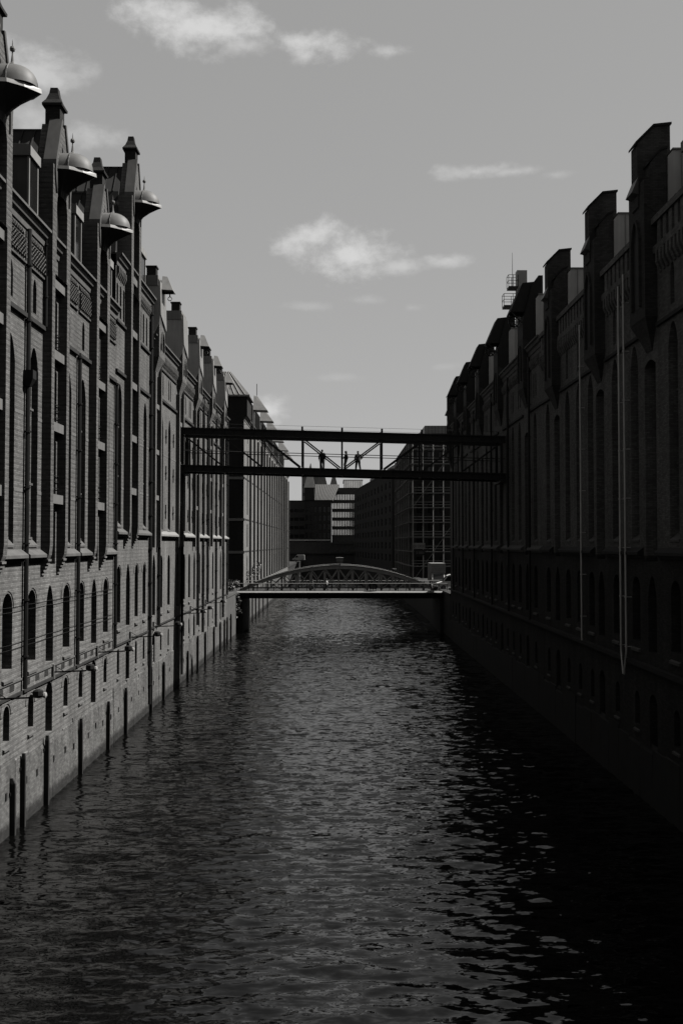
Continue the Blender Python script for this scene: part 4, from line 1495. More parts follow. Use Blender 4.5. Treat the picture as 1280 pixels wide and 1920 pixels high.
sg = empty('railing_sign', (5.3, 144.8, 6.1), 'small dark notice board fixed to the railing of the arched bridge', 'sign')
mb = MB(); mb.box(4.75, 5.85, 144.78, 144.86, 6.35, 7.05); mb.build('board', 'iron', sg)
mb = MB(); mb.box(4.95, 5.65, 144.765, 144.778, 6.5, 6.92); mb.build('face', 'stone', sg)
for x in (4.9, 5.7):
    mb = MB(); mb.box(x - .03, x + .03, 144.8, 144.86, 6.06, 6.35); mb.build('bracket', 'iron', sg)


# ------------------------------------------------------------------ PEOPLE
def person(name_label, loc, rz, pose, shirt, trousers, hair_long=False, h=1.75, group=None, stout=1.2):
    """a figure grown from a joint skeleton (metres, facing -y), one continuous skin; hair and hands are children"""
    J = {'pelvis': (0, 0, .95), 'waist': (0, 0, 1.1), 'chest': (0, .01, 1.3), 'neck': (0, .01, 1.48), 'head0': (0, -.01, 1.56), 'head1': (0, -.02, 1.66), 'head2': (0, -.01, 1.74)}
    rad = {'pelvis': (.165, .115), 'waist': (.145, .1), 'chest': (.175, .115), 'neck': (.055, .055), 'head0': (.07, .085), 'head1': (.078, .1), 'head2': (.05, .065)}
    E = [('pelvis', 'waist'), ('waist', 'chest'), ('chest', 'neck'), ('neck', 'head0'), ('head0', 'head1'), ('head1', 'head2')]
    for sgn, sd in ((-1, 'l'), (1, 'r')):
        sh, el, wr = pose['arm_' + sd]
        hp, kn, an = pose['leg_' + sd]
        J['sh' + sd] = (sgn * .19, .01, 1.42); J['el' + sd] = el; J['wr' + sd] = wr
        rad['sh' + sd] = (.065, .065); rad['el' + sd] = (.048, .048); rad['wr' + sd] = (.034, .034)
        E += [('chest', 'sh' + sd), ('sh' + sd, 'el' + sd), ('el' + sd, 'wr' + sd)]
        J['hp' + sd] = (sgn * .1, 0, .88); J['kn' + sd] = kn; J['an' + sd] = an
        J['to' + sd] = (an[0] + sgn * .03, an[1] - .17, max(.03, an[2] - .05))
        rad['hp' + sd] = (.1, .1); rad['kn' + sd] = (.07, .07); rad['an' + sd] = (.048, .05); rad['to' + sd] = (.045, .03)
        E += [('pelvis', 'hp' + sd), ('hp' + sd, 'kn' + sd), ('kn' + sd, 'an' + sd), ('an' + sd, 'to' + sd)]
    names = list(J)
    k = h / 1.75
    me = bpy.data.meshes.new('person_skeleton')
    me.from_pydata([tuple(c * k for c in J[n]) for n in names], [(names.index(a), names.index(b)) for a, b in E], [])
    ob = bpy.data.objects.new('person_skeleton', me)
    COL.objects.link(ob)
    sk = ob.modifiers.new('skin', 'SKIN')
    sk.use_smooth_shade = True
    for i, n in enumerate(names):
        sv = me.skin_vertices[0].data[i]
        sv.radius = tuple(c * k * (stout if n[:4] not in ('head', 'neck') else 1.05) for c in rad[n])
        sv.use_root = n == 'pelvis'
    ss = ob.modifiers.new('sub', 'SUBSURF'); ss.levels = 2; ss.render_levels = 2
    bpy.context.view_layer.update()
    dg = bpy.context.evaluated_depsgraph_get()
    fin = bpy.data.meshes.new_from_object(ob.evaluated_get(dg))
    bpy.data.objects.remove(ob)
    fin.name = 'body'
    fin.materials.clear()
    for m_ in (shirt, trousers, 'skin', 'rubber'):
        fin.materials.append(M[m_])
    wl_, wr_ = Vector(pose['arm_l'][2]) * k, Vector(pose['arm_r'][2]) * k
    for p in fin.polygons:
        c = p.center
        if c.z > 1.49 * k:
            p.material_index = 2
        elif min((c - wl_).length, (c - wr_).length) < .09:
            p.material_index = 2
        elif c.z < .09:
            p.material_index = 3
        elif c.z < .96 * k and abs(c.x) < .36:
            p.material_index = 1 if min((c - Vector(pose['arm_l'][1]) * k).length, (c - Vector(pose['arm_r'][1]) * k).length) > .12 else 0
        else:
            p.material_index = 0
    # nose and ears grown into the same mesh
    bm = bmesh.new(); bm.from_mesh(fin)
    for (x, y, z), (a, b, c) in (((0, -.115, 1.645), (.016, .022, .028)), ((-.085, 0, 1.65), (.012, .024, .034)), ((.085, 0, 1.65), (.012, .024, .034))):
        r_ = bmesh.ops.create_icosphere(bm, subdivisions=1, radius=1)
        for v in r_['verts']:
            v.co = Vector((v.co.x * a + x, v.co.y * b + y, v.co.z * c + z)) * k
        for f in {f for v in r_['verts'] for f in v.link_faces}:
            f.material_index = 2
    bm.to_mesh(fin); bm.free()
    root = bpy.data.objects.new('person', fin)
    COL.objects.link(root)
    root.location = loc
    root.rotation_euler = (0, 0, rz)
    tag(root, name_label, 'person', group)
    hb = MB(); hb.smooth = True
    rings = []
    for t in range(7):
        a = t / 6 * math.pi * .62
        rr, zz = math.sin(a) + .02, math.cos(a)
        rings.append([((.098 * rr * math.cos(q * math.pi / 5)) * k, (.008 + .118 * rr * math.sin(q * math.pi / 5)) * k, (1.665 + .118 * zz + (.05 if math.sin(q * math.pi / 5) < -.4 and t > 3 else 0)) * k) for q in range(10)])
    hb.loft(rings)
    if hair_long:
        hb.loft([[(x * .085 * k, (.06 + y * .05) * k, z * k) for x, y in ((-1, -1), (1, -1), (1, 1), (-1, 1))] for z in (1.68, 1.5, 1.34)])
    sub('hair', hb.mesh('hair', 'hair'), root)
    for sd in 'lr':
        wr, el = Vector(pose['arm_' + sd][2]), Vector(pose['arm_' + sd][1])
        d = (wr - el).normalized()
        if 'hand_' + sd in pose:
            d = Vector(pose['hand_' + sd]).normalized()
        sdv = d.cross(Vector((1, 0, 0))).normalized() if abs(d.x) < .9 else Vector((0, 1, 0))
        up = d.cross(sdv)
        hm = MB()
        ring = lambda c, a, b: [c + sdv * a + up * b, c - sdv * a + up * b, c - sdv * a - up * b, c + sdv * a - up * b]
        hm.loft([ring(wr * k - d * .01, .025, .018), ring((wr + d * .05) * k, .042, .016), ring((wr + d * .09) * k, .04, .013)])
        for j, ln in enumerate((.065, .078, .072, .055)):
            b0 = wr + d * .085 + sdv * (.031 - .0205 * j)
            hm.tube([b0 * k, (b0 + d * ln * .55 + up * .008) * k, (b0 + d * ln + up * .025) * k], [.0095, .009, .0065], 6)
        b0 = wr + d * .03 + sdv * .035
        hm.tube([b0 * k, (b0 + d * .035 + sdv * .025) * k, (b0 + d * .07 + sdv * .03 + up * .01) * k], [.011, .01, .007], 6)
        sub('hand', hm.mesh('hand', 'skin'), root)
    return root


STAND = dict(arm_l=(0, (-.27, .03, 1.15), (-.28, -.03, .9)), arm_r=(0, (.27, .03, 1.15), (.28, -.03, .9)), leg_l=(0, (-.12, -.02, .5), (-.14, .02, .08)), leg_r=(0, (.12, -.02, .5), (.14, .02, .08)))
HIP = dict(STAND, arm_r=(0, (.42, .06, 1.2), (.22, -.06, 1.02)), hand_r=(-.6, -.5, -.5), leg_l=(0, (-.16, -.02, .5), (-.2, .02, .08)), leg_r=(0, (.14, -.02, .5), (.24, .02, .08)))
WALK = dict(arm_l=(0, (-.25, .14, 1.17), (-.25, .05, .93)), arm_r=(0, (.25, -.1, 1.16), (.24, -.25, .98)), leg_l=(0, (-.1, -.14, .52), (-.1, -.24, .1)), leg_r=(0, (.1, -.02, .5), (.1, .25, .14)))
LEAN = dict(arm_l=(0, (-.25, -.05, 1.16), (-.2, -.25, 1.12)), arm_r=(0, (.25, .1, 1.16), (.26, .02, .92)), leg_l=(0, (-.1, -.05, .5), (-.1, .02, .08)), leg_r=(0, (.1, -.16, .56), (.1, -.1, .18)))
dz = lambda x: sbz(x, 20.08)
person('person in a wide dark jacket standing with arms hanging on the high footbridge', (-1.34, 92.3, dz(-1.34)), R(170), STAND, 'cloth_dark', 'cloth_dark', h=1.9, stout=1.5)
person('long-haired person in side view at the middle post of the high footbridge', (.86, 92.3, dz(.86)), R(-75), LEAN, 'cloth_dark', 'cloth_dark', True, h=1.84, stout=1.45)
person('person with one hand on the hip on the high footbridge', (1.98, 92.3, dz(1.98)), R(10), HIP, 'cloth_dark', 'cloth_dark', h=1.86, stout=1.4)
person('walker in dark clothes on the arched bridge', (-3.5, 145.7, 5.98), R(75), WALK, 'cloth_dark', 'cloth_dark', h=1.75)
person('walker in a white shirt on the arched bridge', (-1.45, 145.7, 5.98), R(-100), WALK, 'cloth_pale', 'cloth_dark', h=1.8)


# ------------------------------------------------------------------ BRACKET LAMPS OVER THE WATER
ordn = ['first', 'second', 'third', 'fourth', 'fifth', 'sixth', 'seventh', 'eighth']
for i, s in enumerate((42.2, 51.1, 60.4, 70.1, 79.0, 93.7, 98.9, 110.2)):
    L = empty('bracket_lamp', LEFT.P(s, 0, 6.35), 'iron bracket lamp reaching over the water from the lit wall, %s from the near end' % ordn[i], 'lamp', 'bracket lamps along the lit quay')
    mb = MB(); mb.bar(LEFT.P(s, .1, 6.35), LEFT.P(s, 1.75, 6.42), .06, .07); mb.build('arm', 'iron', L)
    mb = MB(); fbox(mb, LEFT, s - .12, s + .12, .0, .13, 6.0, 6.75); mb.build('mount', 'stone_pale', L)
    mb = MB(); mb.bar(LEFT.P(s, .1, 6.7), LEFT.P(s, .6, 6.39), .03, .03); mb.build('brace', 'iron', L)
    mb = MB()
    c = LEFT.P(s, 1.95, 6.5)
    mb.loft([[(c[0] + r * math.cos(a * math.pi / 5), c[1] + r * math.sin(a * math.pi / 5), c[2] + z) for a in range(10)] for r, z in ((.1, .26), (.22, .2), (.24, .02), (.2, -.06), (.1, -.1))])
    mb.build('lamp_head', 'iron', L)
    mb = MB()
    c = LEFT.P(s, 2.2, 6.52)
    mb.loft([[(c[0] + z, c[1] + r * math.cos(a * math.pi / 4), c[2] + r * math.sin(a * math.pi / 4)) for a in range(8)] for r, z in ((.06, -.1), (.13, 0), (.13, .08), (.05, .12))])
    mb.build('lens', 'frame_pale', L)

# ------------------------------------------------------------------ FENDER PILES
rr = random.Random(11)
piles = [(44.6, 2.5), (46.0, 3.3), (49.7, 3.4), (56.3, 3.1), (63.0, 3.0), (68.2, 3.1), (77.4, 3.4), (83.0, 3.1), (96.4, 2.6), (103.2, 3.4), (109.2, 3.3), (116.9, 3.2), (123.2, 3.3), (127.8, 3.2), (131.0, 3.3), (135.5, 3.4), (158, 3.6), (164, 3.8), (170, 3.6), (177, 3.7), (185, 3.6), (195, 3.7), (207, 3.6)]
ORD = ['first', 'second', 'third', 'fourth', 'fifth', 'sixth', 'seventh', 'eighth', 'ninth', 'tenth', 'eleventh', 'twelfth', 'thirteenth', 'fourteenth', 'fifteenth', 'sixteenth', 'seventeenth', 'eighteenth', 'nineteenth', 'twentieth', 'twenty-first', 'twenty-second', 'twenty-third']
near = {0: 'short split timber fender pile at the nearest foot of the lit wall', 1: 'taller timber fender pile just beyond the short split one'}
for i, (s, zt) in enumerate(piles):
    lab = near.get(i, 'dark timber fender pile at the lit wall foot, %s from the near end' % ORD[i])
    o = empty('fender_pile', LEFT.P(s, .28, 0), lab, 'pile', 'timber fender piles along the lit wall')
    mb = MB()
    a = rr.uniform(-.06, .06)
    pts = []
    base = [(x_ * .72, y_ * .72) for x_, y_ in ((-.17, -.15), (-.05, -.18), (.12, -.16), (.17, -.02), (.15, .13), (0, .17), (-.15, .14))]
    for z in (-1.5, .2, 1.0, 2.0, zt - .25, zt):
        f = 1 - .04 * z + rr.uniform(-.03, .03)
        f2 = .75 if z == zt else 1
        pts.append([LEFT.P(s + x * f * f2 + a * z * .3, .2 + y * f * f2 - (.1 if i == 0 and z == zt else 0), z - (.5 * (x > 0) if i == 0 and z == zt else .06 * x)) for x, y in base])
    mb.loft(pts)
    mb.build('timber', 'wood', o)
    mb = MB()
    fbox(mb, LEFT, s - .2, s + .2, .04, .12, zt - .75, zt - .62)
    mb.build('iron_strap', 'iron', o)

# ------------------------------------------------------------------ CABLES ON THE WALL
for i, (z, s0, s1) in enumerate(((10.08, 43.0, 64.6), (9.86, 43.0, 64.6), (8.42, 43.0, 64.6), (8.2, 43.0, 64.6))):
    mb = MB()
    pts = []
    for j in range(57):
        s = s0 + (s1 - s0) * j / 56
        pts.append(LEFT.P(s, .04, z - .025 * abs(math.sin(j * .35)) + (s - s0) * -.004))
    mb.tube(pts, .011, 5)
    tag(mb.build('wall_cable', 'iron'), 'thin black cable strung along the nearest lit facade, %s from the top' % ordn[i], 'cable', 'cables along the nearest lit facade')

# ------------------------------------------------------------------ SMALL SIGN ON THE LIT WALL
t = empty('wall_plate', LEFT.P(77.9, .05, 3.6), 'narrow white warning plate low on the wall below the fifth lamp', 'sign')
mb = MB(); fbox(mb, LEFT, 77.72, 78.16, .16, .2, 3.3, 5.0); mb.build('plate', 'stone_pale', t)
for i in range(6):
    mb = MB(); fbox(mb, LEFT, 77.8, 78.08, .201, .206, 3.45 + i * .25, 3.53 + i * .25); mb.build('line', 'ink', t)


# ------------------------------------------------------------------ VEHICLES ON THE CROSS STREET
def wheels(root, pts, r, axis='x'):
    for (x, y, z) in pts:
        mb = MB()
        if axis == 'x':
            mb.tube([(x - .11, y, z), (x + .11, y, z)], r, 14)
        else:
            mb.tube([(x, y - .11, z), (x, y + .11, z)], r, 14)
        w = mb.build('wheel', 'rubber', root)
        mb = MB()
        if axis == 'x':
            mb.tube([(x - .125, y, z), (x + .125, y, z)], r * .55, 10)
        else:
            mb.tube([(x, y - .125, z), (x, y + .125, z)], r * .55, 10)
        sub('rim', mb.mesh('rim', 'frame_pale'), w)


T = empty('box_truck', (16.2, 162, 5.9), 'white box truck facing the canal behind the arched bridge', 'truck')
tx, ty, tz = 16.2, 158.5, 5.9
mb = MB(); mb.box(tx - 1.15, tx + 1.15, ty + .35, ty + 6.5, tz + 2.3, tz + 3.9)
mb.box(tx - 1.15, tx + 1.15, ty + 1.9, ty + 6.5, tz + .9, tz + 2.3); mb.build('box_body', 'concrete', T)
mb = MB()
for i in range(4):
    mb.box(tx - 1.1, tx + 1.1, ty + .31, ty + .348, tz + 2.5 + i * .36, tz + 2.53 + i * .36)
mb.build('rib', 'frame_pale', T)
mb = MB()
mb.loft([[(tx + a, ty + b, tz + z) for z, b in ((.5, 0), (1.35, -.05), (2.25, .45), (2.28, 1.8), (.5, 1.8))] for a in (-1.0, 1.0)])
mb.build('cab', 'white', T)
mb = MB(); mb.poly([(tx - .88, ty - .045, tz + 1.42), (tx + .88, ty - .045, tz + 1.42), (tx + .82, ty + .395, tz + 2.2), (tx - .82, ty + .395, tz + 2.2)]); mb.build('windscreen', 'glass', T)
mb = MB(); mb.box(tx - 1.0, tx + 1.0, ty - .12, ty + .1, tz + .35, tz + .62); mb.build('bumper', 'iron', T)
for a in (-.75, .75):
    mb = MB(); mb.box(tx + a - .16, tx + a + .16, ty - .07, ty + .02, tz + .75, tz + .95); mb.build('headlight', 'frame_pale', T)
wheels(T, [(tx - .9, ty + .9, tz + .42), (tx + .9, ty + .9, tz + .42), (tx - .9, ty + 5, tz + .42), (tx + .9, ty + 5, tz + .42)], .42)

V = empty('parked_van', (17.6, 151.5, 5.9), 'white van side-on at the shaded end of the arched bridge', 'van')
vx, vy, vz = 15.2, 150.6, 5.98
prof = [(.0, .45), (.02, 1.0), (.75, 1.2), (1.5, 2.1), (1.9, 2.28), (4.9, 2.3), (5.0, 1.2), (5.0, .45)]
mb = MB(); mb.loft([[(vx + a, vy + yy, vz + z) for a, z in prof] for yy in (0, 1.85)]); mb.build('body', 'white', V)
mb = MB(); mb.poly([(vx + 1.05, vy - .006, vz + 1.3), (vx + 2.2, vy - .006, vz + 1.3), (vx + 2.2, vy - .006, vz + 2.05), (vx + 1.6, vy - .006, vz + 2.05)]); mb.build('side_window', 'glass', V)
mb = MB(); mb.poly([(vx + .82, vy + .12, vz + 1.3), (vx + .82, vy + 1.73, vz + 1.3), (vx + 1.44, vy + 1.7, vz + 2.04), (vx + 1.44, vy + .15, vz + 2.04)]); mb.build('windscreen', 'glass', V)
mb = MB(); mb.box(vx - .06, vx + .1, vy + .05, vy + 1.8, vz + .4, vz + .62); mb.build('bumper', 'iron', V)
mb = MB(); mb.box(vx - .02, vx + .1, vy - .01, vy + .3, vz + .75, vz + .95); mb.build('headlight', 'frame_pale', V)
wheels(V, [(vx + .95, vy + .05, vz + .34), (vx + .95, vy + 1.8, vz + .34), (vx + 4.1, vy + .05, vz + .34), (vx + 4.1, vy + 1.8, vz + .34)], .34, 'y')


# ------------------------------------------------------------------ SHRUBS AND CREEPERS
def shrub(loc, rx, ry, rz, n, seed, label, hang=0.0, group='shrubs by the arched bridge', leaf=.16):
    r_ = random.Random(seed)
    root = empty('shrub', loc, label, 'shrub', group)
    st = MB()
    tips = []
    for i in range(9):
        a = r_.uniform(0, 6.28)
        tip = Vector((math.cos(a) * rx * r_.uniform(.3, .9), math.sin(a) * ry * r_.uniform(.3, .9), rz * r_.uniform(.5, 1.0) - hang * r_.random()))
        tips.append(tip)
        st.tube([(0, 0, 0), tip * .5 + Vector((0, 0, .1)), tip], [.05, .03, .012], 5)
    so = bpy.data.objects.new('stem', st.mesh('stem', 'wood')); COL.objects.link(so); so.parent = root
    lf = MB()
    for i in range(n):
        t = r_.choice(tips)
        c = t * r_.uniform(.55, 1.1) + Vector((r_.gauss(0, rx * .2), r_.gauss(0, ry * .2), r_.gauss(0, rz * .14)))
        q = leaf * r_.uniform(.6, 1.4)
        d = Vector((r_.gauss(0, 1), r_.gauss(0, 1), r_.gauss(0, .6))).normalized()
        e = d.cross(Vector((r_.gauss(0, 1), r_.gauss(0, 1), r_.gauss(0, 1)))).normalized()
        lf.poly([c - d * q, c + e * q * .45, c + d * q, c - e * q * .45])
    lo = bpy.data.objects.new('foliage', lf.mesh('foliage', 'leaf')); COL.objects.link(lo); lo.parent = root
    return root


shrub((-15.3, 143.2, 6.1), 1.3, 1.0, 1.5, 900, 1, 'leafy shrub at the lit end of the arched bridge')
shrub((-14.6, 144.2, 6.0), .7, .6, -.6, 700, 2, 'creeper trailing down the quay below the lit end of the arched bridge', hang=3.0)
shrub((-15.4, 161, 6.1), 1.2, 2.4, 2.4, 900, 3, 'bush against the far lit warehouse, nearest the arched bridge', leaf=.2)
shrub((-15.0, 170, 6.1), 1.0, 3.0, 2.6, 900, 4, 'bush against the far lit warehouse, second from the arched bridge', leaf=.22)
shrub((-14.9, 182, 6.1), .9, 3.4, 2.8, 900, 5, 'bush against the far lit warehouse, third from the arched bridge', leaf=.24)
shrub((14.2, 144.7, 6.1), .8, .5, .8, 500, 6, 'small pale bush at the shaded end of the arched bridge')

# ------------------------------------------------------------------ MAST ON THE SHADED ROOF
K = empty('antenna_mast', (18.9, 104, 30), 'slender antenna tower with railed platforms on the shaded roof', 'mast')
mx, my = 19.0, 104.0
mb = MB(); mb.box(mx - .1, mx + .95, my - .5, my + .5, 29, 41.6); mb.build('shaft', 'steel_mid', K)
for z, x0, x1 in ((39.9, -1.0, .0), (37.9, -1.5, .4), (35.4, -1.2, .1)):
    mb = MB(); mb.box(mx + x0, mx + x1, my - .6, my + .6, z - .22, z); pf = mb.build('platform', 'steel', K)
    rl = MB()
    for x in (x0, (x0 + x1) / 2, x1):
        for y in (-.58, .58):
            rl.tube([(mx + x, my + y, z), (mx + x, my + y, z + 1.2)], .03, 5)
    for zz in (.6, 1.2):
        for y in (-.58, .58):
            rl.tube([(mx + x0, my + y, z + zz), (mx + x1, my + y, z + zz)], .03, 5)
        rl.tube([(mx + x0, my - .58, z + zz), (mx + x0, my + .58, z + zz)], .03, 5)
    sub('railing', rl.mesh('railing', 'steel'), pf)
mb = MB(); mb.tube([(mx - .5, my, 40), (mx - .5, my, 43.6)], [.04, .015], 5); mb.build('aerial', 'steel', K)
mb = MB(); mb.box(mx + 1.6, mx + 2.6, my + 2, my + 3, 36, 40.4); mb.build('flue', 'zinc_dark', K)


# ------------------------------------------------------------------ FAR BUILDINGS
def block(label, x0, x1, y0, y1, z1, rows, cols, wall, wstyle='dark', ww=1.2, wh=1.6, zrow0=8.0, sides='f', name='far_building', arch='f', depth=.25, side_cols=8, nv=1, nt=1):
    """a plain far block with real window openings on the faces seen"""
    b = empty(name, ((x0 + x1) / 2, (y0 + y1) / 2, 0), label, 'building')
    fr_f = Frame(x0, y0, 1, 0, 0, -1)
    fr_l = Frame(x0, y0, 0, 1, -1, 0)
    dzr = (z1 - 1.2 - zrow0) / rows
    for tagc, fr, L_, nc in (('f', fr_f, x1 - x0, cols), ('l', fr_l, y1 - y0, side_cols)):
        mb = MB()
        if tagc in sides:
            for i in range(nc):
                a, c = L_ * i / nc, L_ * (i + 1) / nc
                ops = [op((a + c) / 2, min(ww, (c - a) * .86), zrow0 + dzr * r_, zrow0 + dzr * r_ + wh, arch, depth) for r_ in range(rows)]
                column(mb, fr, a, c, -1.5, z1, 0, ops)
                for o in ops:
                    window(b, fr, o, 0, wstyle, nv, nt)
        else:
            mb.poly([fr.P(0, 0, -1.5), fr.P(L_, 0, -1.5), fr.P(L_, 0, z1), fr.P(0, 0, z1)])
        mb.build('wall', wall, b)
    mb = MB()
    mb.poly([(x1, y0, -1.5), (x1, y1, -1.5), (x1, y1, z1), (x1, y0, z1)])
    mb.poly([(x0, y1, -1.5), (x1, y1, -1.5), (x1, y1, z1), (x0, y1, z1)])
    mb.build('back_wall', wall, b)
    mb = MB(); mb.box(x0 - .12, x1 + .12, y0 - .12, y1 + .12, z1, z1 + .35); mb.build('roof', 'slate', b)
    return b


# scaffolded block on the shaded bank
G = block('tall dark block wrapped in scaffolding behind the arched bridge, shaded bank', 16.0, 30, 206, 266, 35.4, 7, 6, 'brick_far', sides='fl', ww=1.3, wh=2.2, side_cols=14)
mb = MB(); mb.box(19.0, 27.5, 214, 240, 35.8, 38.4); rb = mb.build('plant_room', 'zinc', G)
mb = MB()
for i in range(12):
    mb.box(19.0 + i * .72, 19.1 + i * .72, 213.94, 213.99, 35.8, 38.3)
sub('seam', mb.mesh('seam', 'zinc_dark'), rb)
S = empty('scaffold', (20, 204.5, 5.9), 'steel scaffolding with board decks in front of the tall dark block', 'scaffold')
for i in range(6):
    x = 15.6 + i * 2.1
    for y in (203.2, 204.6):
        mb = MB(); mb.tube([(x, y, 5.9), (x, y, 34)], .06, 6); mb.build('standard', 'steel_mid', S)
for k in range(9):
    z = 8.4 + k * 3.0
    mb = MB(); mb.box(15.3, 26.4, 203.2, 204.6, z - .16, z); mb.build('deck', 'concrete', S)
    for zz in (.5, 1.05):
        mb = MB(); mb.tube([(15.3, 203.15, z + zz), (26.4, 203.15, z + zz)], .04, 5); mb.build('guard_rail', 'steel_mid', S)
    mb = MB(); i = k % 5; mb.bar((15.6 + i * 2.1, 203.1, z - 2.9), (17.7 + i * 2.1, 203.1, z - .1), .06, .06); mb.build('brace', 'steel_mid', S)
# return of the scaffold along the canal face
for j in range(9):
    y = 206.5 + j * 6
    mb = MB(); mb.tube([(14.9, y, 5.9), (14.9, y, 34)], .06, 6); mb.build('standard', 'steel_mid', S)
for k in range(9):
    z = 8.4 + k * 3.0
    mb = MB(); mb.box(14.85, 15.7, 205, 256, z - .1, z); mb.build('deck', 'concrete', S)
BN = empty('site_banner', (17.2, 202.9, 11), 'white and grey site banner with block lettering on the scaffolding', 'sign')
mb = MB(); mb.box(15.7, 18.0, 202.86, 202.92, 11.9, 13.1); mb.build('panel', 'concrete', BN)
mb = MB(); mb.box(15.8, 18.0, 202.86, 202.92, 10.6, 11.7); mb.build('panel', 'stone_dark', BN)


def lettering(txt, loc, size, mat, parent, rx=90):
    cu = bpy.data.curves.new('lettering', 'FONT')
    cu.body = txt
    cu.size = size
    cu.extrude = .01
    cu.align_x = 'CENTER'
    tmp = bpy.data.objects.new('lettering', cu)
    COL.objects.link(tmp)
    bpy.context.view_layer.update()
    me = bpy.data.meshes.new_from_object(tmp.evaluated_get(bpy.context.evaluated_depsgraph_get()))
    me.materials.clear()
    me.materials.append(M[mat])
    bpy.data.objects.remove(tmp)
    o = bpy.data.objects.new('lettering', me)
    o['kind'] = 'stuff'
    COL.objects.link(o)
    o.parent = parent
    o.matrix_parent_inverse = Matrix.Translation(-Vector(parent.location))
    o.location = loc
    o.rotation_euler = (R(rx), 0, 0)
    return o


lettering('DI OOO', (16.85, 202.84, 12.2), .72, 'ink', BN)
lettering('3 000', (16.95, 202.84, 10.85), .72, 'stone_pale', BN)

# dark office block further along the shaded bank, set at an angle
H = block('dark office block with a grid of windows beyond the scaffolding', 0, 18, 0, 110, 33.5, 7, 4, 'brick_far', sides='fl', ww=2.6, wh=2.0, side_cols=12)
H.location = (15.6, 280, 0)
H.rotation_euler = (0, 0, R(4.5))
for c in H.children:
    c.matrix_parent_inverse = Matrix.Translation((-9, -55, 0)) @ Matrix.Identity(4)
H.location = (15.6 + 9 - 4.4, 280 + 55, 0)
mb = MB()
for x0, z1_ in ((0.5, 34.9), (3, 36.4), (6.5, 38.6), (9, 40.4)):
    mb.box(x0, x0 + 6, 20 + x0 * 3, 60, 33.9, z1_)
o = mb.build('roof_step', 'zinc_dark', H); o.matrix_parent_inverse = Matrix.Translation((-9, -55, 0))

# white-banded office at the head of the canal
I_ = block('office with bright ribbon windows at the far end of the canal', -2.1, 11.6, 440, 470, 37.4, 5, 12, 'concrete_dark', 'office', sides='f', ww=1.06, wh=2.5, zrow0=16.8, nv=0, nt=0)
mb = MB(); mb.box(3.2, 11.4, 443, 468, 37.8, 41.2); at_ = mb.build('attic', 'glass_pale', I_)
mb = MB()
for i in range(9):
    mb.box(3.15 + i * 1.02, 3.27 + i * 1.02, 442.9, 443.0, 37.76, 41.2)
mb.box(2.9, 11.7, 442.6, 468.4, 41.21, 41.5)
sub('attic_frame', mb.mesh('attic_frame', 'frame'), at_)
for r_ in range(5):
    mb = MB(); z = 16.8 + r_ * (37.4 - 1.2 - 16.8) / 5
    mb.box(-2.2, 11.7, 439.7, 439.98, z - .3, z - .06); mb.build('sill_band', 'stone', I_)

# warehouse with steep metal gables
J_ = block('dark warehouse with steep pale metal gable roofs at the far end', -13.8, -2.3, 426.0, 455.0, 31.3, 6, 6, 'brick_far', sides='f', ww=1.1, wh=2.4)
mb = MB()                                            # main slope
mb.loft([[(-9.5, 425.4, 31.7), (-1.6, 425.4, 31.7), (-1.6, 454.0, 31.7), (-9.5, 454.0, 31.7)], [(-9.3, 430.0, 38.6), (1.2, 430.0, 38.6), (1.2, 448.0, 38.6), (-9.3, 448.0, 38.6)]])
mr_ = mb.build('main_roof', 'zinc', J_)
mb = MB()
for i in range(14):
    mb.bar((-9.3 + i * .56, 425.32, 31.75), (-9.1 + i * .75, 429.92, 38.6), .07, .09)
sub('seam', mb.mesh('seam', 'zinc_dark'), mr_)
mb = MB(); mb.box(-13.7, -9.6, 425.5, 430.0, 31.66, 37.0); mb.build('turret', 'brick_far', J_)
mb = MB()
mb.loft([[(-14.0, 425.2, 37), (-9.3, 425.2, 37), (-9.3, 430.3, 37), (-14.0, 430.3, 37)], [(-11.3, 427.6, 47.5), (-11.0, 427.6, 47.5), (-11.0, 427.9, 47.5), (-11.3, 427.9, 47.5)]])
mb.build('turret_roof', 'zinc', J_)
for x0, xc, x1, zt, dy in ((-9.2, -6.4, -3.4, 47.5, 0), (-3.6, -1.2, 1.0, 45.0, 3)):
    mb = MB()
    mb.loft([[(x0, 431.0 + dy, 36), (x1, 431.0 + dy, 36), (xc, 431.0 + dy, zt)], [(x0, 446.0, 36), (x1, 446.0, 36), (xc, 446.0, zt)]])
    mb.build('cross_gable', 'zinc', J_)

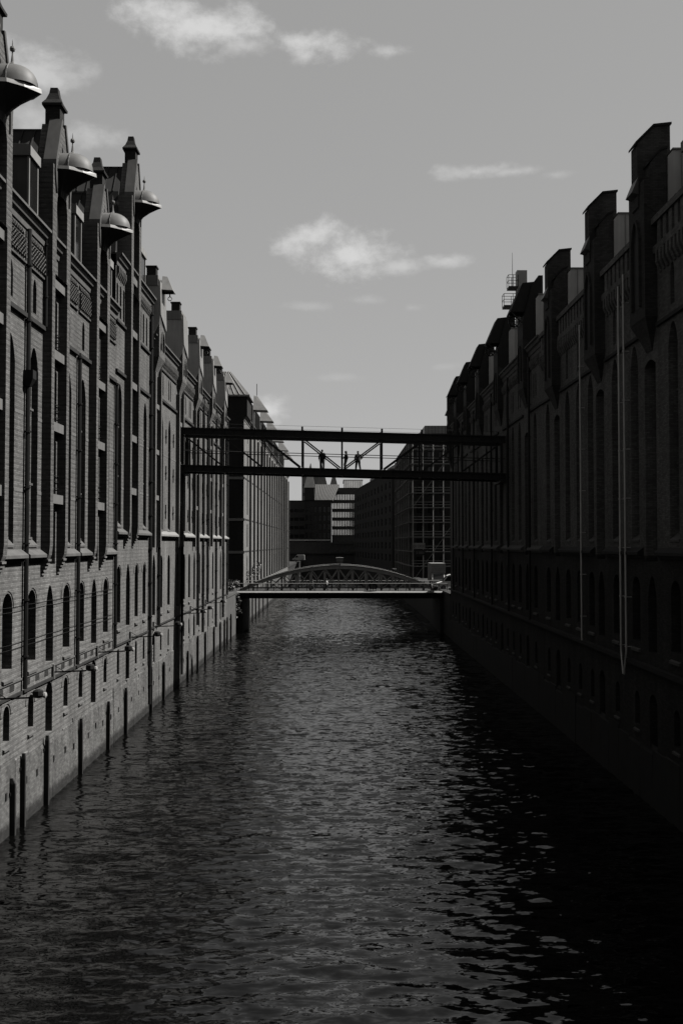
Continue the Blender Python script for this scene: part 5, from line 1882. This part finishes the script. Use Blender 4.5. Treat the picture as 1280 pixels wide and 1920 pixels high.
block('low grey building with flat roof at the far end beside the lit warehouse', -24, -14.2, 445, 465, 32.0, 6, 4, 'concrete_dark', 'dark', sides='f', ww=2.2, wh=1.5)
block('pale slab block showing behind the steep metal gables', -17.5, -8.5, 500, 520, 46.5, 8, 4, 'concrete', 'dark', sides='f', ww=1.2, wh=1.6, zrow0=12)
block('dark roofline block behind the end of the lit warehouse', -40.5, -24.5, 340, 365, 41.5, 9, 6, 'brick_far', 'dark', sides='f', ww=1.2, wh=1.6)

# far road bridge closing the view
FB = empty('road_bridge', (0, 406.0, 0), 'dark road bridge with pale handrail closing the far end of the canal', 'bridge')
mb = MB(); mb.box(-60, 60, 402.0, 414.0, 9.0, 13.6); mb.build('girder', 'concrete_dark', FB)
mb = MB(); mb.box(-60, 60, 403.0, 413.0, -1.5, 8.99); mb.build('abutment_wall', 'concrete_dark', FB)
mb = MB(); mb.box(-20.6, -2.6, 401.8, 401.9, 14.2, 14.7); mb.build('handrail', 'white', FB)
mb = MB(); mb.box(-2.6, 26, 401.8, 401.9, 12.6, 12.85); mb.build('handrail', 'frame', FB)
for i in range(24):
    mb = MB(); mb.box(-20.5 + i * 1.9, -20.38 + i * 1.9, 401.84, 401.94, 13.6, 14.2); mb.build('railing_post', 'iron', FB)
lettering('nutCaND  Hapsta', (4.0, 401.7, 9.5), 1.85, 'stone_pale', FB)
W_ = empty('parked_van', (-15.5, 398, 6), 'white van parked at the foot of the far road bridge', 'van')
wx, wy, wz_ = -17.6, 397.0, 6.0
mb = MB(); mb.loft([[(wx + a * .98, wy + yy, wz_ + z * 1.1) for a, z in prof] for yy in (0, 1.9)]); mb.build('body', 'white', W_)
mb = MB(); mb.poly([(wx + 1.05, wy - .01, wz_ + 1.45), (wx + 2.2, wy - .01, wz_ + 1.45), (wx + 2.2, wy - .01, wz_ + 2.2), (wx + 1.6, wy - .01, wz_ + 2.2)]); mb.build('side_window', 'glass', W_)
wheels(W_, [(wx + .95, wy + .05, wz_ + .36), (wx + 4.0, wy + .05, wz_ + .36), (wx + .95, wy + 1.85, wz_ + .36), (wx + 4.0, wy + 1.85, wz_ + .36)], .36, 'y')
